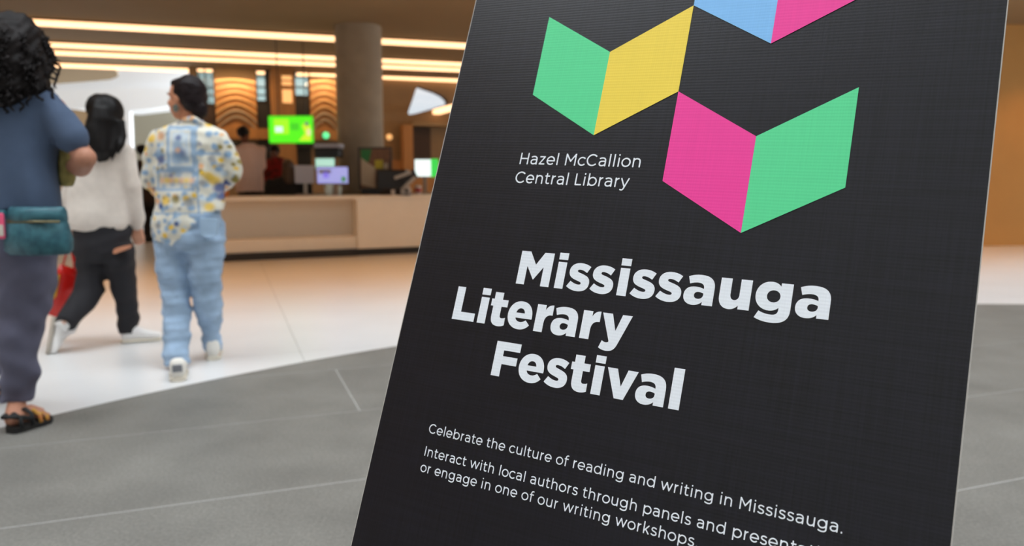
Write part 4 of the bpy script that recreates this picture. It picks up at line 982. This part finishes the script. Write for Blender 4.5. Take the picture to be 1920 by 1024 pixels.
s1 = shoe(r3, g1, (-0.40, 1, 0.0), (0, 0, 1), 0.25, 0.098, M_sneak, M_sole_w, h_col=.085)
obj('heel_patch', MB().box(g1 + Vector((0.002, -0.006, .075)), (.05, .012, .04), .38), M_sneak_dk, s1, bevel=.004)
s2 = shoe(r3, g2, (-0.36, 1, 0.0), (0, 0, 1), 0.25, 0.098, M_sneak, M_sole_w, h_col=.085)

# ---------------------------------------------------------------- person in the pale sweater
D = 4.95; k2 = D / F; Q2 = lambda x, y, dy=0.0: W(x, y, 4.95 + dy)
r2 = root('person', (Q2(190, 500).x, 4.95, 0), 'person with long black hair in pale sweater and ripped black trousers, mid stride', 'person')
b = MB(); P, B = head_prims(b, Q2(199, 214), (0.42, 0.9, -0.03), (0, 0, 1), 0.95)
b.limb([Q2(196, 240), Q2(195, 275)], [.048, .054])
b.loft([(Q2(191, y), rx * k2, ry) for y, rx, ry in ((262, 24, .06), (284, 42, .085), (330, 44, .10), (380, 44, .10), (430, 48, .11), (470, 46, .11))])
b.limb([Q2(232, 288), Q2(250, 350, .0), Q2(256, 424, .06)], [.046, .038, .027]); b.limb([Q2(152, 288), Q2(134, 352, .03), Q2(130, 424, .10)], [.046, .038, .027])
hand_prims(b, Q2(256, 423, .06), (0.0, .15, -1), (-0.3, 1, 0), -1, 0.95, curl=.75); hand_prims(b, Q2(130, 424, .10), (0, .15, -1), (0.3, 1, 0), 1, 0.95, curl=1.2)
b.limb([Q2(222, 470), Q2(233, 545, .04), Q2(240, 628, .10)], [.078, .052, .033]); b.limb([Q2(175, 470), Q2(172, 542, -.02), Q2(122, 604, -.24)], [.078, .052, .033])
v, n, f = blob(b, 0.0055, 3); obj('body', (v, f), M_skin2, r2, smooth=True); eyes(P, B, r2, .95)
b = MB(); b.ball(P(0, -0.020, 0.030), (0.094, 0.110, 0.104), B, 16); b.ball(P(0, 0.018, 0.075), (0.074, 0.076, 0.05), B, 12)
b.tube([Q2(197, 205, -.04), Q2(195, 228, -.05), Q2(193, 250, -.06), Q2(192, 272, -.085), Q2(194, 290, -.10), Q2(196, 303, -.10)], [.108, .126, .134, .120, .092, .03], k=24, flat=.74)
b.ball(Q2(197, 208, -.035), (.104, .10, .104), n=14)
for (xa, xb, xc, ln) in ((168, 164, 176, 298), (180, 178, 186, 306), (214, 216, 210, 303), (226, 229, 221, 290)):
    b.tube([Q2(xa, 225, -.06), Q2(xb, 256, -.075), Q2((xb + xc) / 2, (256 + ln) / 2, -.11), Q2(xc, ln, -.13)], [.030, .032, .024, .006], k=10)
cloth('hair', b, M_hair2, r2, 0.007, 14, fold=0.004, fr=(50, 40, 6), seed=31)
M_sweat = mat('oatmeal fleece', (216, 206, 196), rough=0.95, noise=0.05, nscale=25, sheen=0.3)
b = MB(); b.loft([(Q2(x, y), rx * k2, ry) for x, y, rx, ry in ((194, 264, 26, .07), (194, 272, 40, .09), (193, 286, 50, .115), (192, 320, 51, .135), (188, 360, 56, .145), (187, 395, 58, .155), (187, 418, 57, .155), (188, 430, 53, .145))][::-1], k=32)
b.limb([Q2(230, 290), Q2(248, 350, .0), Q2(256, 408, .05)], [.070, .066, .052]); b.limb([Q2(256, 408, .05), Q2(256, 420, .06)], [.046, .042])
b.limb([Q2(157, 290), Q2(140, 350, .03), Q2(133, 408, .08)], [.070, .066, .050])
cloth('sweater', b, M_sweat, r2, 0.008, 5, fold=0.009, fr=(11, 11, 11), seed=33)
M_blackj = mat('black denim', (30, 29, 34), rough=0.85, noise=0.15, nscale=8)
b = MB(); b.loft([(Q2(192, y), rx * k2, ry) for y, rx, ry in ((415, 50, .13), (440, 53, .145), (470, 53, .145), (490, 45, .12))][::-1])
b.loft([(Q2(x, y, dy), w * k2, w * k2 * 1.15) for x, y, w, dy in ((221, 455, 27, 0), (224, 490, 27, .01), (230, 530, 23.5, .04), (237, 560, 20, .06), (240, 590, 18.5, .08), (241, 624, 17.5, .10))][::-1])
b.tube([Q2(175, 450, 0), Q2(174, 500, -.0), Q2(170, 538, -.03), Q2(150, 570, -.11), Q2(122, 608, -.25)], [.105, .108, .092, .080, .062], k=20)
b.ball(Q2(173, 455), .10)
jo = cloth('trousers', b, M_blackj, r2, 0.008, 4, fold=0.006, fr=(16, 16, 25), seed=37)
rip = MB(); pts = [Q2(x, y, -.105) for x, y in ((207, 474), (216, 466), (228, 462), (243, 459), (240, 466), (228, 471), (216, 476))]
rip.extrude(pts, (0, .04, 0)); obj('rip_opening', rip, M_skin3, jo, label='ragged rip showing skin at the back of the thigh')
M_wsh = mat('white sneaker leather', (240, 238, 236), rough=0.45)
gR = G(229, 643); shoe(r2, gR, (0.90, 0.40, 0), (0, 0, 1), 0.24, 0.10, M_wsh, M_sole_w, h_col=.09)
obj('sock', MB().tube([Q2(240, 606, .10), Q2(239, 632, .09)], .040, k=14), mat('maroon sock', (110, 30, 50)), r2, smooth=True)
hL = W(97, 596, 4.78); obj('sock', MB().tube([Q2(134, 590, -.19), Q2(121, 606, -.235), Q2(112, 615, -.25)], [.040, .042, .040], k=14), M_wsh, r2, smooth=True); tL = G(86, 664); dL = (Vector((tL.x, tL.y, 0.004)) - hL)
shoe(r2, hL, dL, (0.78, 0.6, 0.1), dL.length, 0.115, M_wsh, M_tread, h_col=.11, label='white sneaker on its toe, tread facing back')

# ---------------------------------------------------------------- person in the blue T-shirt, cut by the frame
D1 = 3.32; k1 = D1 / F; Q1 = lambda x, y, dy=0.0: W(x, y, D1 + dy)
r1 = root('person', (Q1(28, 500).x, D1, 0), 'person with curly dark hair in blue T-shirt and grey trousers at left edge', 'person')
b = MB(); P, B = head_prims(b, Q1(8, 98), (-0.25, 0.95, -0.05), (0, 0, 1), 1.0)
b.limb([Q1(10, 130), Q1(14, 180)], [.058, .064])
b.loft([(Q1(20, y), rx * k1, ry) for y, rx, ry in ((165, 36, .07), (195, 78, .10), (260, 76, .115), (340, 72, .11), (420, 76, .12), (480, 72, .12))])
b.limb([Q1(98, 205), Q1(158, 296, -.03), Q1(120, 330, .20)], [.058, .046, .032]); b.limb([Q1(158, 296, -.03), Q1(150, 312, .03)], [.048, .046])
b.limb([Q1(-58, 205), Q1(-95, 300, 0), Q1(-50, 345, .22)], [.055, .045, .032])
hand_prims(b, Q1(118, 331, .21), (-0.6, .9, -.05), (-.3, 0, -1), 1); hand_prims(b, Q1(-48, 346, .23), (0.6, .9, .0), (.3, 0, -1), -1)
gh = G(22, 812); gt = G(90, 790)
ank = Q1(34, 772, .02); ank.z = .10
b.limb([Q1(62, 490), Q1(52, 610), ank], [.082, .045, .036]); foot_prims(b, ank, gh + Vector((0, 0, .035)), gt + Vector((0, 0, .032)))
an2 = W(-22, 735, D1 + .35); an2.z = .10; g3 = Vector((an2.x, an2.y - .05, .03))
b.limb([Q1(-14, 490), Q1(-22, 600, .14), an2], [.078, .042, .036]); foot_prims(b, an2, g3, g3 + Vector((.03, .24, 0)))
v, n, f = blob(b, 0.0055, 3); obj('body', (v, f), M_skin1, r1, smooth=True); eyes(P, B, r1)
# curly mass with separate curls along its surface
b = MB(); b.ball(Q1(12, 92, -.02), (0.150, .16, .145), n=14); b.ball(Q1(38, 125, -.03), (.115, .12, .13), n=12); b.ball(Q1(-2, 158, -.08), (.14, .10, .11), n=12); b.ball(Q1(50, 160, -.04), (.085, .09, .085), n=10); b.ball(Q1(-35, 120, 0), (.12, .13, .15), n=10)
v, n, f = blob(b, 0.008, 4); v = v + n * (0.010 * wob(v, (26, 26, 26), 5) + 0.006 * wob(v, (60, 60, 60), 6))[:, None]
hr = obj('hair', (v, f), M_hair1, r1, smooth=True)
cm = MB(); idx = RNG.choice(len(v), 300, replace=False)
for i in idx:
    p = Vector(v[i]); nn = Vector(n[i]); 
    if nn.y > 0.6: continue
    dn = (Vector((0, 0, -1)) * 0.8 + nn * random.uniform(.15, .5)).normalized(); a_ = dn.cross(nn).normalized() if dn.cross(nn).length > .01 else Vector((1, 0, 0)); b_ = dn.cross(a_); ph = random.uniform(0, 6.28); ln = random.uniform(.05, .10); rr = random.uniform(.006, .011)
    cm.tube([p - nn * .006 + dn * ln * t + (a_ * math.cos(ph + t * 11) + b_ * math.sin(ph + t * 11)) * rr for t in [j / 9 for j in range(10)]], [.0055] * 9 + [.002], k=5)
obj('curls', cm, M_hair1, hr, smooth=True)
M_tee = mat('slate blue cotton', (74, 90, 116), rough=0.9, noise=0.05, nscale=20)
b = MB(); b.loft([(Q1(x, y), rx * k1, ry) for x, y, rx, ry in ((14, 158, 44, .085), (18, 170, 66, .11), (20, 186, 86, .125), (21, 215, 92, .135), (22, 260, 88, .14), (22, 310, 86, .145), (24, 360, 90, .15), (24, 392, 91, .15))][::-1], k=36)
b.limb([Q1(88, 204), Q1(112, 232, -.01), Q1(132, 258, -.02)], [.080, .078, .066]); b.limb([Q1(-48, 204), Q1(-70, 255)], [.078, .066])
tee = cloth('t_shirt', b, M_tee, r1, 0.008, 4, fold=0.013, fr=(15, 15, 17), seed=41)
obj('sleeve_band', MB().tube([Q1(125, 250, -.018), Q1(133, 260, -.02)], [.0745, .0725], k=24), mat('darker blue rib', (62, 76, 100), rough=.9), tee, smooth=True)
M_gtr = mat('grey violet cotton', (96, 96, 116), rough=0.9, noise=0.10, nscale=9)
b = MB(); b.loft([(Q1(26, y), rx * k1, ry) for y, rx, ry in ((392, 78, .12), (420, 84, .145), (480, 84, .155), (510, 70, .13))][::-1])
b.loft([(Q1(x, y, dy), w * k1, w * k1 * 1.1) for x, y, w, dy in ((58, 470, 50, 0), (54, 510, 50, 0), (48, 545, 46, 0), (41, 590, 40, 0), (37, 640, 36, .0), (34, 700, 32, .01), (31, 754, 29, .02))][::-1])
b.loft([(Q1(x, y, dy), w * k1, w * k1 * 1.1) for x, y, w, dy in ((-14, 470, 46, 0), (-20, 560, 42, .1), (-24, 640, 34, .22), (-24, 710, 28, .33))][::-1])
cloth('trousers', b, M_gtr, r1, 0.008, 4, fold=0.012, fr=(16, 16, 22), seed=43)
# sandals
M_strap = mat('black webbing', (24, 24, 26), rough=.7); M_stp2 = mat('woven coloured strap', (196, 170, 50), noise=1, nscale=45, col2=(190, 84, 66))
def sandal(h, t, parent):
    h = Vector(h); t = Vector(t); d = (t - h).normalized(); s = d.cross(Vector((0, 0, 1))).normalized(); L = (t - h).length; rs = []
    for u, w in ((-.06, .022), (0, .036), (.2, .042), (.45, .040), (.7, .050), (.9, .044), (1.06, .020)):
        c = h + d * u * L; rs.append([c + s * w * sx + Vector((0, 0, z)) for sx, z in ((-1, 0), (1, 0), (1, .026), (-1, .026))])
    so = obj('sandal', MB().rings(rs), M_sole_b, parent, label=None)
    for u, hh, m in ((.80, .052, M_stp2), (.62, .070, M_stp2), (.40, .088, M_strap), (.10, .080, M_strap)):
        c = h + d * u * L; w = .044
        obj('strap', MB().tube([c - s * w + Vector((0, 0, .02)), c - s * w * .85 + Vector((0, 0, hh * .8)), c + Vector((0, 0, hh)), c + s * w * .85 + Vector((0, 0, hh * .8)), c + s * w + Vector((0, 0, .02))], [.010] * 5, k=8, flat=.9), m, so, smooth=True)
    obj('strap', MB().tube([h + d * .4 * L - s * .046 + Vector((0, 0, .05)), h - s * .03 + Vector((0, 0, .075)), h - d * .035 + Vector((0, 0, .08)), h + s * .03 + Vector((0, 0, .075)), h + d * .4 * L + s * .046 + Vector((0, 0, .05))], .010, k=8), M_strap, so, smooth=True)
sandal((gh.x, gh.y, 0), (gt.x, gt.y, 0), r1); sandal((g3.x, g3.y, 0), (g3.x + .03, g3.y + .24, 0), r1)

# waist bag worn on the hip
M_teal = mat('teal speckled leather', (26, 74, 88), rough=0.5, noise=0.35, nscale=28, col2=(58, 112, 124)); M_zip = mat('brass zip', (96, 88, 60), rough=.4, metal=.5); M_pink = mat('pink tag', (240, 90, 130), rough=.5)
rb = root('waist_bag', Q1(66, 440, -.2), 'teal speckled waist bag with zip worn over grey trousers', 'bag')
rs = []
for y, x0, x1, dd in ((478, 12, 122, .020), (470, 4, 128, .034), (450, 5, 127, .040), (420, 8, 119, .036), (416, 9, 118, .026), (412, 9, 118, .034), (395, 10, 116, .028), (388, 12, 113, .014)):
    a, c_ = Q1(x0, y, -.17), Q1(x1, y, -.17); r_ = []
    for j in range(28):
        t = 2 * PI * j / 28; ct, st = math.cos(t), math.sin(t); q = (abs(ct) ** 4 + abs(st) ** 4) ** -.25; u = ct * q
        bend = .045 * u * u
        r_.append(Vector(((a.x + c_.x) / 2 + (c_.x - a.x) / 2 * u, D1 - .188 + bend + dd * st * q, a.z)))
    rs.append(r_)
obj('pouch', MB().rings(rs), M_teal, rb, smooth=True)
obj('zip', MB().tube([Q1(x, 416, dy) for x, dy in ((14, -.190), (40, -.212), (64, -.222), (90, -.212), (112, -.190))], .0065, k=6), M_zip, rb)
obj('belt', MB().tube([Q1(108, 400, -.15), Q1(117, 398, -.03), Q1(108, 397, .10)], .010, k=8), M_teal, rb); obj('belt', MB().tube([Q1(10, 400, -.18), Q1(-30, 398, -.16), Q1(-64, 397, -.05)], .012, k=8), M_teal, rb)
tg = obj('tag', MB().box(Q1(1, 424, -.20), (.034, .012, .105)), M_pink, rb, bevel=.006, label='pink hanging tag at the left end'); obj('tag_window', MB().box(Q1(2, 432, -.208), (.018, .006, .045)), M_paper, tg)

# patterned cloth bag tucked under the arm
M_olv = mat('olive patterned cloth', (120, 112, 66), rough=.9, noise=1, nscale=26, col2=(176, 160, 96))
ro = root('cloth_bag', Q1(128, 310, .10), 'olive patterned cloth bag tucked under the bent arm', 'bag')
b = MB(); b.loft([(Q1(x, y, .08), rx * k1, .045) for x, y, rx in ((126, 262, 9), (127, 285, 13), (128, 315, 15), (126, 338, 14), (124, 350, 8))][::-1], k=20); v, n, f = blob(b, .008, 3); ob = obj('body', (v + n * (.004 * wob(v, (30, 30, 30), 9))[:, None], f), M_olv, ro, smooth=True)
obj('strap', MB().tube([Q1(122, 266, .08), Q1(118, 230, .05), Q1(108, 205, .10)], .010, k=8), M_olv, ro)

# red and yellow carrier bag
M_redp = mat('glossy red plastic', (206, 30, 24), rough=.25, bump=.3, bscale=16); M_yelp = mat('yellow print', (240, 196, 40), rough=.3); M_orp = mat('orange print', (226, 120, 36), rough=.3)
rc = root('carrier_bag', Q2(118, 550, .12), 'glossy red carrier bag with yellow panel swinging beside black trousers', 'bag')
fr_ = [(110, 494), (154, 510), (150, 560), (138, 606), (112, 604), (82, 588)]
rs = []
for (xa, ya), (xb, yb), th in (((84, 588), (138, 606), .012), ((96, 545), (147, 566), .045), ((105, 515), (152, 532), .045), ((112, 495), (155, 509), .010)):
    a, c_ = Q2(xa, ya, .04), Q2(xb, yb, .16); ax = (c_ - a) / 2; mid = (a + c_) / 2; nn = Vector((ax.y, -ax.x, 0)).normalized(); rs.append([mid + ax * math.cos(t) * min(1.0, abs(math.cos(t)) ** -.3 if abs(math.cos(t)) > .05 else 1) + nn * th * math.sin(t) for t in [2 * PI * j / 24 for j in range(24)]])
bo = obj('bag_body', MB().rings(rs), M_redp, rc, smooth=True)
obj('printed_panel', MB().extrude([Q2(x, y, dy) for x, y, dy in ((95, 516, -.015), (108, 516, .0), (101, 556, .0), (90, 570, -.015), (88, 560, -.02))], (0, .03, 0)), M_yelp, bo)
obj('printed_panel', MB().extrude([Q2(x, y, dy) for x, y, dy in ((91, 556, -.016), (95, 560, -.010), (88, 585, -.01), (82, 586, -.016))], (0, .03, 0)), M_orp, bo)
hd = obj('handle', MB().tube([Q2(133, 452, .10), Q2(137, 474, .10), Q2(141, 494, .10), Q2(140, 508, .10)], [.011, .013, .013, .011], k=8), M_redp, rc, smooth=True)
obj('handle', MB().tube([Q2(127, 452, .10), Q2(124, 476, .09), Q2(118, 498, .09)], .006, k=8), M_redp, rc, smooth=True)
obj('handle_loop', MB().ball(Q2(130, 444, .10), (.026, .02, .034)), M_redp, rc, smooth=True)

# ---------------------------------------------------------------- people at and behind the counter
def simple_person(label, Y, cx, top, shoulder_y, hip_y, half_sh, M_sk, M_hr, M_top, M_bot, fwd, hair='short', seated=False, arms=((0, 0), (0, 0)), head_px=None):
    k = Y / F; q = lambda x, y, dy=0: W(x, y, Y + dy)
    r = root('person', (q(cx, 300).x, Y, 0), label, 'person'); hx = head_px or cx
    b = MB(); hcen = q(hx, top + 0.115 / k); kk = .97
    P, B = head_prims(b, hcen, fwd, (0, 0, 1), kk)
    sh = q(cx, shoulder_y); hp = q(cx, hip_y)
    b.limb([hcen - Vector((0, 0, .08)), Vector((sh.x, Y, sh.z))], [.05, .055])
    zt, zb_ = sh.z, hp.z
    b.loft([(Vector((sh.x, Y, zb_ - .05)), half_sh * .72 * k, .11), (Vector((sh.x, Y, (zt + zb_) / 2)), half_sh * .70 * k, .11), (Vector((sh.x, Y, zt - .08)), half_sh * .85 * k, .10), (Vector((sh.x, Y, zt + .02)), half_sh * .4 * k, .07)])
    ff = Vector(fwd).normalized(); el = []
    for s, (ex, ey) in zip((-1, 1), arms):
        s0 = q(cx + s * half_sh * .84, shoulder_y + 7); e0 = q(cx + s * (half_sh + ex), shoulder_y + 38); w0 = e0 + Vector((-s * .10, 0, -.03)) + ff * .22 if ey else q(cx + s * (half_sh + ex), shoulder_y + 70)
        b.limb([s0, e0, w0], [.045, .037, .027]); el.append((s0, e0, w0)); hand_prims(b, w0, (w0 - e0), (0, 0, -1) if ey else (-s, .3, 0), s, .95)
    floor_z = .0; kn = []
    for s in (-1, 1):
        h0 = Vector((sh.x + s * .09, Y, zb_ - .02))
        if seated: pts = [h0, h0 + ff * .40 + Vector((0, 0, -.02)), Vector((h0.x, Y, .10)) + ff * .38]
        else: pts = [h0, Vector((h0.x, Y, zb_ * .52)), Vector((h0.x, Y, .10))]
        b.limb(pts, [.075, .055, .036]); kn.append(pts); an = pts[-1]; foot_prims(b, an, Vector((an.x, an.y, .03)) - ff * .04, Vector((an.x, an.y, .03)) + ff * .18)
    v, n, f = blob(b, .008, 3); obj('body', (v, f), M_sk, r, smooth=True); eyes(P, B, r, kk)
    b = MB()
    b.loft([(Vector((sh.x, Y, zb_ - .06)), half_sh * .84 * k, .14), (Vector((sh.x, Y, (zt + zb_) / 2)), half_sh * .82 * k, .14), (Vector((sh.x, Y, zt - .09)), half_sh * .95 * k, .13), (Vector((sh.x, Y, zt - .02)), half_sh * .78 * k, .11), (Vector((sh.x, Y, zt + .045)), half_sh * .33 * k, .075)])
    for s0, e0, w0 in el: b.limb([s0, e0, e0 + (w0 - e0) * .7], [.062, .054, .042])
    cloth('top', b, M_top, r, .012, 3, fold=.007, fr=(11, 11, 11), seed=int(cx))
    b = MB(); b.loft([(Vector((sh.x, Y, zb_ - .12)), .17, .13), (Vector((sh.x, Y, zb_ + .02)), .165, .13)])
    for pts in kn: b.limb([pts[0], pts[1], pts[2] + Vector((0, 0, .0))], [.095, .075, .058])
    cloth('trousers', b, M_bot, r, .012, 3, fold=.005, seed=int(cx) + 1)
    b = MB(); b.ball(P(0, -.018, .040), (.087, .104, .092), B, 12); b.ball(P(0, .01, .075), (.07, .074, .045), B, 10)
    if hair == 'long':
        b.loft([(P(0, -.05, .0), .085, .08), (P(0, -.07, -.10), .095, .07), (P(0, -.085, -.17), .09, .06), (P(0, -.095, -.23), .05, .04)][::-1])
    cloth('hair', b, M_hr, r, .010, 2, fold=.004, fr=(40, 40, 12), seed=int(cx) + 2)
    for pts in kn: shoe(r, Vector((pts[2].x, pts[2].y, 0.001)) - ff * .07, ff, (0, 0, 1), .26, .095, M_black, M_sole_b, laces=False)
    return r
M_tan = mat('dusty pink cotton', (240, 200, 180), rough=.9); M_dkt = mat('dark trousers', (40, 32, 30), rough=.9); M_bk = mat('black jacket', (22, 18, 16), rough=.8)
M_redsh = mat('red and black patterned shirt', (170, 28, 26), rough=.9, noise=1, nscale=12, col2=(70, 30, 22)); M_dbr = mat('dark brown coat', (58, 38, 26), rough=.9)
simple_person('person seen from behind in dusty pink top standing behind the counter', 11.6, 465, 238, 274, 352, 31, M_skin4, M_hair2, M_tan, M_dkt, (0.1, 1, 0), arms=((-3, 1), (-3, 1)), head_px=457)
simple_person('person in red patterned shirt facing the hall behind the counter', 12.3, 519, 272, 300, 372, 27, M_skin4, M_hair2, M_redsh, M_dkt, (0.2, -1, -.1), arms=((2, 1), (0, 1)), head_px=515)
rs_ = simple_person('person with long brown hair and black jacket seated at the counter', 11.2, 541, 301, 336, 388, 42, M_skin4, M_hair4, M_bk, M_dkt, (-0.3, .95, -.1), hair='long', seated=True, arms=((-2, 1), (-2, 1)))
simple_person('person in dark brown coat standing far back between the two walkers', 12.9, 279, 272, 300, 372, 19, M_skin4, M_hair2, M_dbr, M_dkt, (0.2, 1, 0), arms=((-2, 0), (-2, 0)), head_px=268)
t = root('stool', (W(541, 400, 11.2).x, 11.2, 0), 'low black stool under the seated person in the black jacket', 'stool')
zst = W(541, 388, 11.2).z - .14
obj('seat', ncyl(MB(), (t.location.x, 11.2), .17, zst - .06, zst - .01, 28), M_black, t)
for i in range(4):
    a = PI / 4 + i * PI / 2; obj('leg', MB().tube([(t.location.x + .12 * math.cos(a), 11.2 + .12 * math.sin(a), zst - .06), (t.location.x + .17 * math.cos(a), 11.2 + .17 * math.sin(a), 0.0)], .012), M_silver, t)
